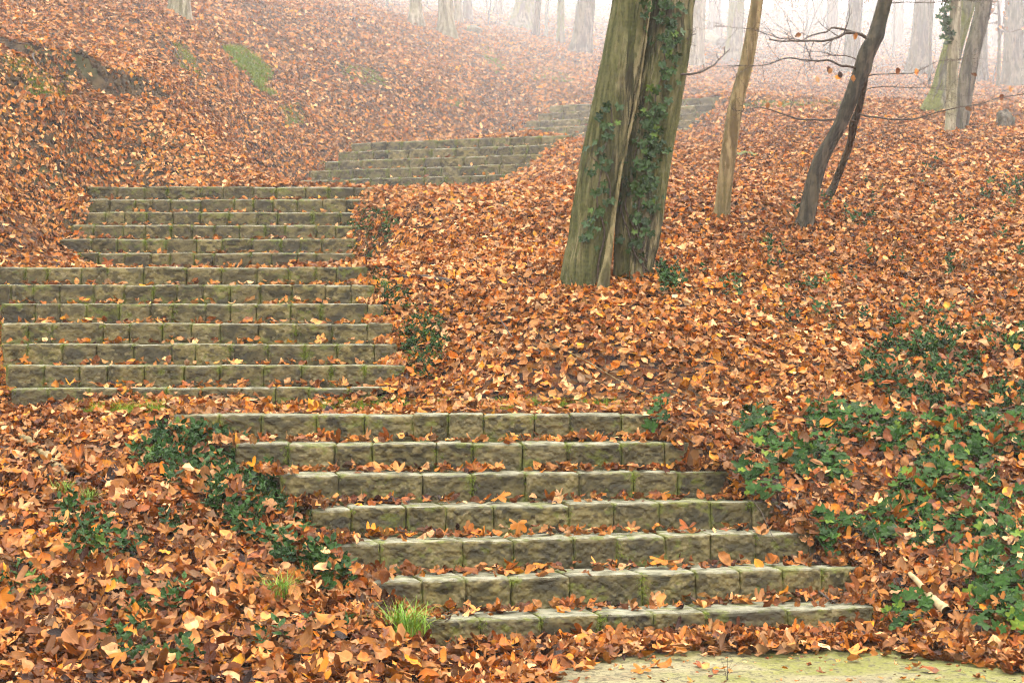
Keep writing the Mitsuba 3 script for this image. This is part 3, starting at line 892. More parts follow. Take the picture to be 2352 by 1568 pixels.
# the old double trunk beside the stairs
DT = 15.0
main = thing('ivy_clad_tree', 'thick old double trunk with fluted mossy bark leaning right beside the stairs', 'tree')
STEMS = []
for label, spec, dd, seed, deep in (('fluted left trunk with green moss along its left edge', [(1338, 660, 98), (1343, 610, 98), (1352, 560, 96), (1371, 444, 98), (1394, 311, 94), (1416, 204, 92), (1438, 89, 90), (1453, 0, 88)], 14.98, 31, .95),
                                    ('fluted right trunk under the ivy', [(1452, 665, 88), (1456, 610, 86), (1462, 560, 98), (1474, 444, 108), (1497, 311, 106), (1518, 190, 106), (1535, 89, 104), (1543, 0, 100)], 15.12, 37, .9)):
    pts = np.array([P(a, b, dd) for a, b, w in spec])
    rad = [w / F * dd / 2 for a, b, w in spec]
    up = (pts[-1] - pts[0]) / np.linalg.norm(pts[-1] - pts[0])
    ext = [pts[-1] + up * s * np.array([.9 if seed == 31 else 1.15, 1, 1]) for s in (1.2, 2.6, 4.2, 6.0)]
    low = pts[0] - up * .35
    pts, rad = np.vstack([low, pts, ext]), np.array([rad[0]] + rad + [rad[-1] * s for s in (.96, .88, .78, .6)])
    kn = [(4.6, 3.15, .10, .12), (5.2, 2.2, .07, .08)] if seed == 31 else [(5.6, 2.9, .10, .16), (5.9, 3.6, .06, .09), (4.4, 1.4, .06, .1)]
    v, f = trunk_mesh(pts, rad, 150, 280, seed, flute=.02, flutes=6 if seed == 31 else 7, rough=.030, ridge=.05, flare=.16, flare_h=.22, deep=deep, knots=kn)
    part(main, 'trunk', (v, f), 'old_bark', True)
    labels[f'{main}__trunk' + ('' if seed == 31 else '_001')] = {'label': label}
    STEMS.append((pts, rad, dd, deep))
    g = np.random.default_rng(seed)
    for i in range(4):
        out = []
        limbs(ext[i], [g.normal(), g.normal() * .6, .6], 2.2, rad[-1] * .45, 2, g, out)
        part(main, 'branch', join(out), 'old_bark', True)
# the pale ridge where the two trunks have grown together
ridge = np.array([P(a, b, dd) for a, b, dd in [(1384, 668, 14.76), (1389, 640, 14.76), (1397, 590, 14.79), (1408, 510, 14.82), (1421, 421, 14.85), (1442, 320, 14.88), (1465, 213, 14.90), (1482, 100, 14.92), (1496, 0, 14.93), (1530, -200, 14.95)]])
rr_ = resample(np.column_stack([ridge, [.052, .046, .033, .020, .014, .012, .010, .010, .008, .008]]), 150)
wob = meshkit.fbm(rr_[:, :3] * np.array([3, 3, 6.0]), 3, 4)
v, f = tube(rr_[:, :3], rr_[:, 3] * (.75 + .6 * wob), 18)
v = v + ((meshkit.fbm(v * np.array([30, 30, 4.0]), 3, 8) - .5) * .022)[:, None] * np.array([1, -1, 0])
part(main, 'bark_ridge', (v, f), 'ridge_bark', True)
labels[f'{main}__bark_ridge'] = {'label': 'pale bare ridge of wood between the two grown together trunks'}
tw = resample(P(np.array([1560, 1580, 1595, 1615, 1628, 1640, 1650, 1658, 1668, 1677]), np.array([171, 171, 169, 164, 156, 150, 138, 131, 121, 113]), 15.0), 24)
out = [tube(tw, np.linspace(.010, .003, 24), 6)]
g = np.random.default_rng(3)
for i in (6, 10, 13, 17, 20):
    e = tw[i] + np.array([.05 * g.normal(), .02, .05 + .02 * g.random()])
    out.append(tube(np.array([tw[i], (tw[i] + e) / 2 + g.normal(0, .005, 3), e]), [.004, .003, .002], 4))
for i in range(7):
    b0 = P(1575 + g.normal() * 3, 85 + g.normal() * 8, 15.0)
    e = b0 + np.array([.05 + .06 * g.random(), .02, .08 * g.normal()])
    out.append(tube(np.array([b0, (b0 + e) / 2 + g.normal(0, .008, 3), e]), [.003, .0025, .0015], 4))
part(main, 'dead_twig', join(out), 'twig_material', True)

tree('slender_tree', 'slender straight tan trunk leaning right, first tree right of the ivy clad double trunk', [(1657, 502, 38), (1660, 470, 35), (1671, 370, 35), (1690, 244, 34), (1716, 139, 31), (1739, 0, 27)], 'tan_bark', 51, 8.5, sides=64, rows=200, flute=.012, rough=.022, flare=.28, flare_h=.10, ridge=.03, knots=[(4.6, 1.5, .12, .03), (4.9, 2.3, .12, .03), (4.4, .9, .1, .03)])
lean, lp, lr, LD = tree('leaning_tree', 'dark grey crooked trunk leaning strongly right with thin bare side branches', [(1845, 524, 44), (1852, 495, 38), (1879, 383, 37), (1934, 278, 34), (1974, 174, 37), (2000, 105, 41), (2010, 88, 40), (2019, 55, 34), (2034, 0, 33)], 'grey_bark', 53, 7.5, sides=64, rows=190, flute=.02, rough=.026, flare=.3, flare_h=.12, ridge=.03, knots=[(5.9, 2.0, .25, .06)])
b0 = ground_at(1900, 459)
st = np.vstack([b0 - [.03, 0, .12], b0, P(np.array([1916, 1933, 1951, 1958, 1961, 1973, 1982, 1990]), np.array([425, 383, 334, 305, 283, 250, 209, 168]), np.linspace(b0[1] - .05, LD + .05, 8))])
sr = resample(np.column_stack([st, np.array([24, 24, 19, 17, 16, 18, 20, 16, 14, 12]) / F * 18.6 / 2]), 60)
v, f = tube(sr[:, :3], sr[:, 3] * (1 + .25 * (meshkit.fbm(sr[:, :3] * 7, 2, 3) - .5)), 14)
part(lean, 'side_stem', (v, f), 'grey_bark', True)
labels[f'{lean}__side_stem'] = {'label': 'thin second stem rising behind the leaning trunk to join it'}


def px_branch(parent, pts, d0, d1, r0, r1, seed, twigs=8, name='branch', fork=.25, leaf_spots=None):
    g = np.random.default_rng(seed)
    a = np.array(pts, float)
    n = len(a)
    w = P(a[:, 0], a[:, 1], np.linspace(d0, d1, n))
    c = resample(np.column_stack([w, np.linspace(r0, r1, n)]), n * 4)
    c[:, :3] += (meshkit.noise(c[:, :3] * 9, seed)[:, None] - .5) * .02
    out = [tube(c[:, :3], c[:, 3], 6)]
    for _ in range(twigs):
        i = g.integers(len(c) // 4, len(c) - 1)
        t = c[min(i + 1, len(c) - 1), :3] - c[i - 1, :3]
        t /= np.linalg.norm(t)
        e = t + g.normal(0, .7, 3) + [0, 0, .15]
        limbs(c[i, :3], e, fork * (.5 + g.random()), max(c[i, 3] * .45, .0022), 1, g, out, .05)
    part(parent, name, join(out), 'twig_material', True)


px_branch(lean, [(1990, 86), (1975, 78), (1963, 75), (1947, 75), (1926, 85), (1898, 93), (1871, 95), (1839, 95), (1805, 96), (1766, 91)], LD, LD - .5, .017, .006, 1, 9, fork=.3)
px_branch(lean, [(1963, 75), (1944, 70), (1919, 65), (1912, 64), (1899, 73), (1878, 78), (1857, 85), (1839, 93), (1800, 90), (1730, 70), (1640, 60)], LD - .1, LD - .7, .012, .002, 2, 12, fork=.35)
px_branch(lean, [(1972, 156), (1961, 155), (1947, 153), (1933, 153), (1916, 144), (1902, 139), (1878, 140), (1850, 138), (1822, 134), (1805, 134), (1787, 139), (1766, 148), (1732, 150), (1660, 152)], LD, LD - .6, .013, .003, 3, 14, fork=.35)
px_branch(lean, [(1973, 262), (1996, 267), (2027, 271), (2062, 275), (2097, 273), (2121, 268), (2156, 257), (2191, 249), (2243, 240), (2295, 226), (2360, 216)], LD + .3, LD - .4, .010, .003, 4, 14, fork=.4)
px_branch(lean, [(1961, 279), (1912, 277), (1878, 277), (1843, 275), (1808, 266), (1787, 259), (1766, 251), (1752, 246), (1744, 246), (1725, 250), (1700, 256), (1680, 250)], LD + .3, LD - .5, .010, .003, 5, 10, fork=.3)
px_branch(lean, [(1982, 210), (2000, 203), (2035, 200), (2090, 202), (2130, 202), (2175, 199)], LD, LD - .3, .006, .002, 6, 10, fork=.35)
px_branch(lean, [(1996, 174), (2035, 170), (2090, 170), (2120, 158), (2160, 140), (2240, 135)], LD, LD - .4, .006, .002, 7, 12, fork=.35)
px_branch(lean, [(1972, 140), (1945, 130), (1915, 128), (1880, 118), (1840, 122)], LD, LD - .3, .006, .002, 8, 8, fork=.3)
px_branch(lean, [(2030, 10), (2080, 4), (2140, 8), (2200, 2), (2300, 6)], LD, LD - .4, .006, .002, 9, 8, fork=.3)

tree('mossy_tree', 'green mossy trunk leaning right, rearmost of three trunks close together at right', [(2150, 258, 58), (2165, 200, 46), (2188, 110, 44), (2218, 0, 46)], 'mossy_bark', 57, 10, sides=56, rows=120, flute=.03, rough=.03, flare=.45, flare_h=.45, ridge=.05)
tree('dark_tree', 'dark rough barked trunk leaning right, rightmost of three trunks close together', [(2204, 300, 30), (2209, 270, 30), (2222, 174, 37), (2262, 0, 36)], 'dark_bark', 58, 9.5, sides=56, rows=120, flute=.02, rough=.03, flare=.3, ridge=.07)
pale, pp, pr_, PD = tree('pale_tree', 'slim pale upright trunk in front of the mossy and dark trunks at right', [(2181, 310, 25), (2183, 280, 23), (2187, 174, 25), (2195, 0, 26)], 'pale_bark', 59, 8.5, sides=32, rows=80, flute=.012, rough=.02, flare=.1)

for i in range(8):
    g = np.random.default_rng(700 + i)
    x, y = [(1560 + 780 * g.random(), 90 + 110 * g.random()), (880 + 480 * g.random(), 30 + 70 * g.random())][i % 3 == 0]
    b = ground_at(x, y)
    k = thing('bare_sapling', f'thin bare sapling in the mist, number {i}', 'sapling')
    out = []
    limbs(b - [0, 0, .1], [g.normal() * .15, g.normal() * .1, 1], 2.2 + 2 * g.random(), .014 + .010 * g.random(), 2, g, out, .1)
    part(k, 'stem', join(out), 'twig_material', True)
    del labels[k]['label']
    SAPLINGS.append((k, x, y))
FAR = [  # foot x, y, width, top x, top width, bark, kind name, label
    (410, 40, 50, 412, 46, 'pale_bark', 'bank_tree', 'pale trunk standing alone high on the left bank'),
    (954, 60, 36, 954, 26, 'pale_bark', 'bank_tree', 'pale narrow trunk on the bank crest, left neighbour of the moss footed one'),
    (1026, 88, 44, 1024, 33, 'pale_bark', 'bank_tree', 'pale trunk with moss at its foot on the bank crest left of the stump'),
    (1053, 56, 20, 1052, 17, 'pale_bark', 'bank_tree', 'thin pale trunk close behind the moss footed bank trunk'),
    (1074, 49, 22, 1074, 20, 'dark_bark', 'misty_tree', 'grey misty trunk just above the mossy stump'),
    (887, 22, 8, 890, 7, 'dark_bark', 'sapling', 'thin dark sapling stem at the top edge left of the bank trunks'),
    (979, 24, 7, 980, 6, 'dark_bark', 'sapling', 'thin dark sapling stem between two bank trunks'),
    (1196, 68, 62, 1210, 50, 'mossy_bark', 'misty_tree', 'broad green mossed trunk leaning right in the mist, left of centre'),
    (1229, 88, 17, 1237, 14, 'dark_bark', 'misty_tree', 'dark slim trunk against the broad green mossed trunk'),
    (1287, 103, 20, 1289, 16, 'mossy_bark', 'misty_tree', 'slim greenish trunk left of the stout grey leaning one'),
    (1332, 126, 50, 1347, 42, 'dark_bark', 'misty_tree', 'stout grey trunk with mossy foot directly left of the ivy clad double trunk'),
    (1598, 156, 34, 1606, 32, 'pale_bark', 'misty_tree', 'pale misty trunk directly right of the ivy clad double trunk'),
    (1639, 92, 32, 1642, 28, 'dark_bark', 'misty_tree', 'faint trunk behind the fallen log in the mist'),
    (1683, 140, 40, 1693, 36, 'mossy_bark', 'misty_tree', 'greenish misty trunk right of the fallen log'),
    (1790, 47, 24, 1786, 21, 'dark_bark', 'misty_tree', 'faintest trunk on the bright far crest right of the slender tan tree'),
    (1880, 62, 30, 1878, 26, 'dark_bark', 'misty_tree', 'very faint trunk behind the upper bare branches'),
    (1908, 128, 30, 1912, 26, 'dark_bark', 'misty_tree', 'very faint trunk immediately left of a clearer misty trunk by the leaning tree'),
    (1953, 168, 42, 1966, 33, 'dark_bark', 'misty_tree', 'misty trunk seen just left of the crooked leaning tree'),
    (2108, 172, 58, 2124, 44, 'dark_bark', 'misty_tree', 'wide misty trunk between the leaning tree and the three close trunks'),
    (2135, 200, 7, 2139, 6, 'dark_bark', 'sapling', 'thin sapling stem in front of the wide misty trunk at right'),
    (2060, 100, 28, 2064, 24, 'dark_bark', 'misty_tree', 'very faint trunk left of the wide misty trunk'),
    (2257, 190, 24, 2258, 20, 'dark_bark', 'misty_tree', 'narrow misty trunk right of the three close trunks'),
    (2328, 200, 54, 2332, 46, 'dark_bark', 'misty_tree', 'broad misty trunk at the right edge of the frame'),
    (2290, 110, 22, 2292, 20, 'dark_bark', 'misty_tree', 'very faint trunk left of the broad trunk at the right edge'),
    (1143, 34, 22, 1146, 20, 'dark_bark', 'misty_tree', 'very faint trunk between the bank crest and the broad green mossed trunk'),
    (1470, 70, 24, 1472, 22, 'dark_bark', 'misty_tree', 'very faint trunk behind the ivy clad double trunk'),
    (1735, 60, 26, 1737, 24, 'dark_bark', 'misty_tree', 'very faint trunk behind the slender tan tree'),
    (2010, 60, 20, 2012, 18, 'dark_bark', 'misty_tree', 'very faint trunk behind the top of the crooked leaning tree'),
]
for i, (x, y, w, xt, wt, bk, nm, lab) in enumerate(FAR):
    tree(nm, lab, [(x, y, w * 1.02), (x + (xt - x) * .3, y * .7, (w + wt) / 2 * .97), (xt, 0, wt)], bk, 100 + i, 7.5 if nm != 'sapling' else 4, None, sides=22 if w > 30 else 14, rows=44, nlimb=3, flute=.02, rough=.025, flare=.32 if w > 15 else .0, ridge=.04)

NTH = ['leftmost', 'second from the left', 'third from the left', 'fourth from the left', 'fourth from the right', 'third from the right', 'second from the right', 'rightmost']
for i, (k, x, y) in enumerate(sorted(SAPLINGS, key=lambda q: q[1])):
    labels[k].update(label=f'bare twiggy sapling in the mist, {NTH[i]} of the bare saplings', group='bare saplings in the mist')
# beeches that keep their dry leaves, far in the mist
for i, (x, y, hgt, lab) in enumerate([(1850, 118, 3.6, 'young beech keeping orange leaves in the mist behind the upper branches'), (2050, 140, 4.2, 'young beech keeping orange leaves in the mist left of the wide trunk'), (2290, 205, 3.2, 'young beech keeping orange leaves near the right edge of the mist')]):
    b = ground_at(x, y)
    g = np.random.default_rng(300 + i)
    k = thing('young_beech', lab, 'tree')
    stem = np.array([b - [0, 0, .2], b + [.05, 0, hgt * .4], b + [.0, .1, hgt * .75], b + [.1, .1, hgt]])
    part(k, 'trunk', tube(resample(stem, 20), np.linspace(.04, .012, 20), 8), 'dark_bark', True)
    out, tips = [], []
    for j in range(12):
        s0 = b + [.03, .05, hgt * (.3 + .65 * j / 12)]
        a = g.random() * 6.28
        limbs(s0, [math.cos(a), math.sin(a), .15], 1.1 * (1.3 - j / 12), .012, 2, g, out, .02)
    m = join(out)
    part(k, 'branch', m, 'twig_material', True)
    q = m[0][g.integers(0, len(m[0]), 420)] + g.normal(0, .03, (420, 3))
    v, f, uv = scatter(LOD2, q, g.normal(size=(420, 3)), np.full(420, .09), 5 + i, .3)
    labels[part(k, 'foliage', (v, f), 'leaf_material', False, uv)] = {'kind': 'stuff'}
# dry leaves still hanging on the leaning tree's branches
q = P(np.array([2105, 2237, 1904, 1907, 1930, 1965, 1878, 1763, 1790, 2300, 2225, 1960, 1833, 2062, 1925, 2320]), np.array([165, 172, 160, 163, 172, 84, 183, 242, 238, 224, 250, 180, 82, 164, 178, 205]), LD - .3)
hl = [curled(ovate(5, .3), 700 + i, 1.3) for i in range(4)]
for i, w in enumerate(q):
    v, f, uv = hl[i % 4]
    R = frames(np.array([[.3 * math.sin(i), -1.0, .25]]) / 1.07, np.array([i * 1.7]))[0]
    part(lean, 'dry_leaf', ((v * .075) @ R.T + w, f), 'leaf_material', True, uv + [i % 7, 3 + i % 5])

g = np.random.default_rng(72)
q, n = [], []
for px, py, r, k in ((1340, 655, .24, 120), (1452, 650, .24, 120), (1657, 505, .11, 70), (1845, 527, .12, 70), (2150, 262, .2, 50), (2204, 302, .12, 40), (2181, 312, .1, 40), (1332, 128, .25, 30), (1030, 90, .2, 30)):
    b = ground_at(px, py)
    a = g.random(k) * 6.28
    d = r * (.85 + .7 * g.random(k) ** 1.5)
    x, y = b[0] + np.cos(a) * d, b[1] + np.sin(a) * d
    q.append(np.stack([x, y, H(x, y) + .02 + .07 * np.clip(1.5 - d / r, 0, 1) * g.random(k)], -1))
    n.append(np.stack([np.cos(a) * .5, np.sin(a) * .5, a * 0 + .9], -1))
v, f, uv = scatter(LOD1, np.vstack(q), np.vstack(n), np.full(len(np.vstack(q)), .068), 19, .35)
add(f'{litter}__010', (v, f), 'leaf_material', False, uv)

# ------------------------------------------------------------------ ivy on the double trunk
IVY = [curled(palmate(5, .42, 3), 400 + i, .7) for i in range(8)]
ivy = thing('climbing_ivy', 'dark green ivy climbing the right half of the old double trunk', 'ivy')


def on_trunk(px, py):
    best = None
    for pts, rad, dd, deep in STEMS:
        q = P(px, py, dd)
        cx = np.interp(q[2], pts[:, 2], pts[:, 0])
        r = np.interp(q[2], pts[:, 2], rad) * 1.02
        u = (q[0] - cx) / r
        if abs(u) < 1.06:
            y = dd - r * deep * math.sqrt(max(0, 1 - min(1, abs(u)) ** 2)) - .02
            if best is None or y < best[0][1]:
                best = (P(px, py, y), np.array([u * .8, -math.sqrt(max(.05, 1 - min(1, abs(u)) ** 2)), .15]))
    return best


g = np.random.default_rng(77)
spots = []
for n, (x0, y0, x1, y1, sx) in ((120, (1500, 250, 1482, 470, 22)), (52, (1530, 0, 1528, 110, 30)), (36, (1548, 30, 1520, 240, 22)), (26, (1478, 470, 1462, 600, 20)), (30, (1400, 235, 1372, 420, 26)), (24, (1385, 420, 1350, 610, 24)), (14, (1440, 400, 1440, 500, 20))):
    for _ in range(n):
        t = g.random()
        spots.append((x0 + (x1 - x0) * t + g.normal() * sx * .75, y0 + (y1 - y0) * t + g.normal() * 6))
for i, (x, y) in enumerate(spots):
    o = on_trunk(x, y)
    if o is None:
        continue
    w, n = o
    n = n + g.normal(0, .38, 3)
    n[1] = min(n[1], -.25)
    n /= np.linalg.norm(n)
    tip = np.array([g.normal() * .45, 0, -1.0])
    tip -= n * tip.dot(n)
    tip /= np.linalg.norm(tip)
    R = np.stack([tip, np.cross(n, tip), n], 1)
    v, f, uv = IVY[i % 8]
    sz = .040 + .034 * g.random()
    part(ivy, 'leaf', ((v * sz) @ R.T + w - n * 0 + np.array([0, -.015 - .03 * g.random(), 0]), f), 'tree_ivy_material', True, uv + [i % 23, i // 23])
for pl in ([(1480, 640), (1478, 560), (1470, 480), (1485, 380), (1500, 280), (1520, 160), (1535, 60), (1530, -20)], [(1497, 630), (1450, 560), (1432, 500), (1425, 420)], [(1370, 640), (1385, 540), (1372, 430), (1395, 330), (1405, 240)], [(1405, 470), (1390, 400), (1362, 360)],
           [(1490, 600), (1460, 540), (1440, 470), (1450, 400), (1470, 330)]):
    c = resample(np.array([[x, y, 0] for x, y in pl], float), 26)
    w = [on_trunk(x + 4 * math.sin(y * .05), y) for x, y, _ in c]
    w = np.array([o[0] for o in w if o is not None])
    part(ivy, 'stem', tube(w, np.linspace(.009, .004, len(w)), 5), 'twig_material', True)
iv2 = thing('climbing_ivy', 'small ivy fringe on the slim pale trunk at right', 'ivy')
out = []
for i in range(46):
    y = g.random() * 110 - 10
    w = P(2176 + g.normal() * 6 - (y < 60) * 2, y, PD - .1)
    out.append((w, [-.6, -.7, .3]))
v, f, uv = scatter(IVY, np.array([o[0] for o in out]), np.array([o[1] for o in out]), .06 + .03 * g.random(46), 4, .4)
labels[part(iv2, 'leaf', (v, f), 'tree_ivy_material', False, uv)] = {'kind': 'stuff'}

# ------------------------------------------------------------------ ivy, periwinkle, grass and moss on the ground
GIVY = [curled(palmate(5, .38, 3), 500 + i, .8) for i in range(8)]
giv = thing('ground_ivy', 'dark green ivy sprawling over the leaves right of the lowest stair flight', 'ivy')


def clumped(p, thr, sc, seed):
    return p[meshkit.fbm(np.stack([p[:, 0] * sc, p[:, 1] * sc * .8, p[:, 0] * 0], -1), 3, seed) > thr]


a = clumped(in_px([(1690, 1000), (1740, 960), (1900, 950), (2100, 985), (2360, 960), (2360, 1210), (2150, 1160), (1900, 1150), (1800, 1110)], 1700, 1), .43, 3.2, 3)
b = clumped(in_px([(1850, 1140), (2100, 1170), (2360, 1190), (2360, 1380), (2170, 1360), (2050, 1280), (1950, 1240)], 900, 2), .46, 3.2, 4)
c = clumped(in_px([(1870, 1200), (1960, 1240), (1960, 1300), (1890, 1280)], 60, 3), .35, 2, 5)
d = in_px([(2020, 1390), (2130, 1385), (2140, 1470), (2040, 1480)], 34, 4)
e = in_px([(1670, 1080), (1790, 1090), (1800, 1180), (1730, 1180)], 40, 5)
e2 = in_px([(1490, 945), (1530, 945), (1530, 1000), (1490, 1000)], 16, 5)
e3 = clumped(in_px([(2200, 1280), (2352, 1280), (2352, 1500), (2250, 1480)], 160, 14), .47, 2, 5)
pos = np.vstack([a, b, c, d, e, e2, e3])
g = np.random.default_rng(8)
pos[:, 2] += .035 + .085 * g.random(len(pos)) ** 1.2
order = np.argsort(pos[:, 1])
pos = pos[order]
sz = np.clip(g.normal(.056, .015, len(pos)), .026, .09)


def leaf_places(pos, sz, tpl, seed, lean_to, tilt):
    g = np.random.default_rng(seed)
    for i, w in enumerate(pos):
        n = np.array(lean_to) + g.normal(0, tilt, 3)
        n[2] = max(n[2], .1)
        n /= np.linalg.norm(n)
        R = frames(n[None], np.array([g.random() * 6.28]))[0]
        v, f, uv = tpl[i % len(tpl)]
        yield (v * sz[i]) @ R.T + w, f, uv + [g.integers(0, 24), g.integers(0, 24)]


for v, f, uv in leaf_places(pos[:290], sz[:290], GIVY, 5, [-.1, -.5, .9], .36):
    part(giv, 'leaf', (v, f), 'ivy_material', True, uv)
v, f, uv = scatter(GIVY, pos[290:], np.tile([-.1, -.5, .9], (len(pos) - 290, 1)), sz[290:], 9, .36)
labels[part(giv, 'leaf_mass', (v, f), 'ivy_material', True, uv)] = {'kind': 'stuff'}
out = []
for i in range(150):
    p0 = pos[g.integers(0, len(pos))]
    e = p0 + np.array([g.normal() * .22, g.normal() * .22, 0])
    e[2] = H(e[0], e[1]) + .05
    out.append(tube(np.array([p0 - [0, 0, .02], (p0 + e) / 2 + [0, 0, .02], e]), [.003, .0025, .002], 4))
labels[part(giv, 'stem', join(out), 'twig_material', True)] = {'kind': 'stuff'}


def sprig(seed, pairs=4):
    """An upright shoot of opposite leaves, one unit tall."""
    g = np.random.default_rng(seed)
    v0, f0, uv0 = curled(ovate(5, .29), seed, .6, False)
    vs, fs, us, at = [], [], [], 0
    ax = np.array([g.normal() * .25, g.normal() * .25, 1.0])
    for k in range(pairs):
        a0 = k * 1.45 + g.random() * .5
        s = .44 * (1 - .10 * k) * (.8 + .4 * g.random())
        for side in (0, np.pi):
            a = a0 + side + g.normal() * .2
            el = .25 + .16 * k + g.normal() * .12
            x = np.array([math.cos(a) * math.cos(el), math.sin(a) * math.cos(el), math.sin(el)])
            y0 = np.array([-math.sin(a), math.cos(a), 0])
            z0, ro = np.cross(x, y0), g.normal() * .6
            y = y0 * math.cos(ro) + z0 * math.sin(ro)
            R = np.stack([x, y, np.cross(x, y)], 1)
            v = ((v0 + [.5, 0, 0]) * s) @ R.T + ax * (.15 + .85 * k / pairs)
            vs.append(v), fs.append(f0 + at), us.append(uv0)
            at += len(v)
    return np.vstack(vs), np.vstack(fs), np.vstack(us)


SPRIG = [sprig(800 + i) for i in range(7)]


def sprigs(label, areas, size, seed, tilt=.38):
    g = np.random.default_rng(seed)
    k = thing('periwinkle_patch', label, 'ground cover plant', kind='stuff')
    ps = []
    for i, (poly, n, thr) in enumerate(areas):
        ps.append(clumped(in_px(poly, n, seed + i), thr, 3.4, seed + i))
    p = np.vstack(ps)
    p[:, 2] += .0
    v, f, uv = scatter(SPRIG, p, np.tile([0, -.45, 1.0], (len(p), 1)), size * (.7 + .7 * g.random(len(p))), seed, tilt)
    add(k, (v, f), 'periwinkle_material', False, uv)


sprigs('glossy dark green periwinkle mat along the left side of the lowest stairs', [
    ([(350, 1015), (470, 1005), (560, 1045), (640, 1105), (690, 1145), (640, 1170), (540, 1150), (440, 1110), (350, 1070)], 330, .33),
    ([(480, 1130), (700, 1120), (760, 1200), (800, 1280), (840, 1345), (740, 1365), (640, 1290), (540, 1230), (470, 1190)], 400, .36),
    ([(310, 1040), (400, 1060), (440, 1140), (330, 1150)], 60, .45)], .125, 21)
sprigs('scattered periwinkle shoots between the leaves in the bottom left corner', [
    ([(0, 1330), (250, 1330), (600, 1400), (860, 1480), (900, 1560), (0, 1560)], 260, .56), ([(150, 1180), (420, 1200), (400, 1330), (120, 1320)], 90, .5), ([(0, 1340), (110, 1330), (100, 1400), (0, 1400)], 26, .3)], .12, 31)
sprigs('bluish green periwinkle patch beside the right ends of the widest flight', [
    ([(850, 640), (890, 650), (960, 710), (1010, 745), (1035, 800), (1000, 870), (945, 870), (915, 800), (880, 700)], 300, .30)], .075, 41, .7)
sprigs('small periwinkle and ivy clump at the right end of the third flight', [
    ([(800, 492), (880, 488), (920, 520), (900, 560), (860, 600), (800, 605), (795, 560)], 120, .30)], .085, 51, .6)
sprigs('hazy green periwinkle spread on the right slope above the ivy', [
    ([(1960, 860), (2060, 800), (2200, 770), (2360, 770), (2360, 950), (2200, 950), (2050, 930)], 760, .43), ([(2250, 420), (2352, 420), (2352, 480), (2250, 470)], 40, .4)], .115, 61)
sprigs('sparse green shoots dotted over the right leaf slope', [
    ([(1550, 560), (2300, 330), (2352, 700), (2300, 780), (1900, 760), (1600, 720)], 420, .60), ([(1500, 620), (1560, 630), (1560, 690), (1510, 680)], 40, .1)], .115, 71)


def blades(seed, n=60, h=1.0, spread=.5, st=5):
    g = np.random.default_rng(seed)
    vs, fs, us, at = [], [], [], 0
    for i in range(n):
        a, l = g.random() * 6.28, h * (.5 + .7 * g.random())
        b = np.array([g.normal() * .12, g.normal() * .12, 0]) * spread * 2
        o = np.array([math.cos(a), math.sin(a), 0])
        s = np.array([-math.sin(a), math.cos(a), 0]) * (.012 if st > 3 else .02)
        bend = spread * (.3 + g.random())
        t = np.linspace(0, 1, st)
        c = b + o * (bend * l * t ** 2)[:, None] + np.array([0, 0, 1.0]) * (l * (t - .42 * bend * t ** 2))[:, None]
        w = (1 - t ** 2)[:, None] * s
        v = np.stack([c - w, c + w], 1).reshape(-1, 3)
        vs.append(v)
        fs.append(np.vstack([[[2 * q, 2 * q + 1, 2 * q + 3], [2 * q, 2 * q + 3, 2 * q + 2]] for q in range(st - 1)]) + at)
        us.append(np.stack([np.tile([.3, .7], st), np.repeat(t * .9 + .05, 2)], -1) + [g.integers(0, 24), g.integers(0, 24)])
        at += len(v)
    return np.vstack(vs), np.vstack(fs), np.vstack(us)


for i, (x, y, hgt, n, lab) in enumerate([(928, 1474, .20, 220, 'bright green grass tuft at the left end of the bottom step'), (985, 1500, .18, 110, 'yellowing grass tuft just below the bright tuft by the bottom step'), (640, 1380, .15, 140, 'low yellow green grass tuft under the periwinkle mat'), (150, 1150, .12, 90, 'small pale grass tuft among leaves at the left edge'), (205, 1165, .10, 70, 'tiny pale grass tuft right beside another at the left edge'),
                                         (1990, 1400, .09, 24, 'few green blades beside the pale broken branch')]):
    w = ground_at(x, y)
    v, f, uv = blades(90 + i, n, 1.0, .75)
    add(thing('grass_tuft', lab, 'grass tuft'), (v * hgt * [1.25, 1.25, 1] + w + [0, 0, .02], f), 'grass_material', False, uv)

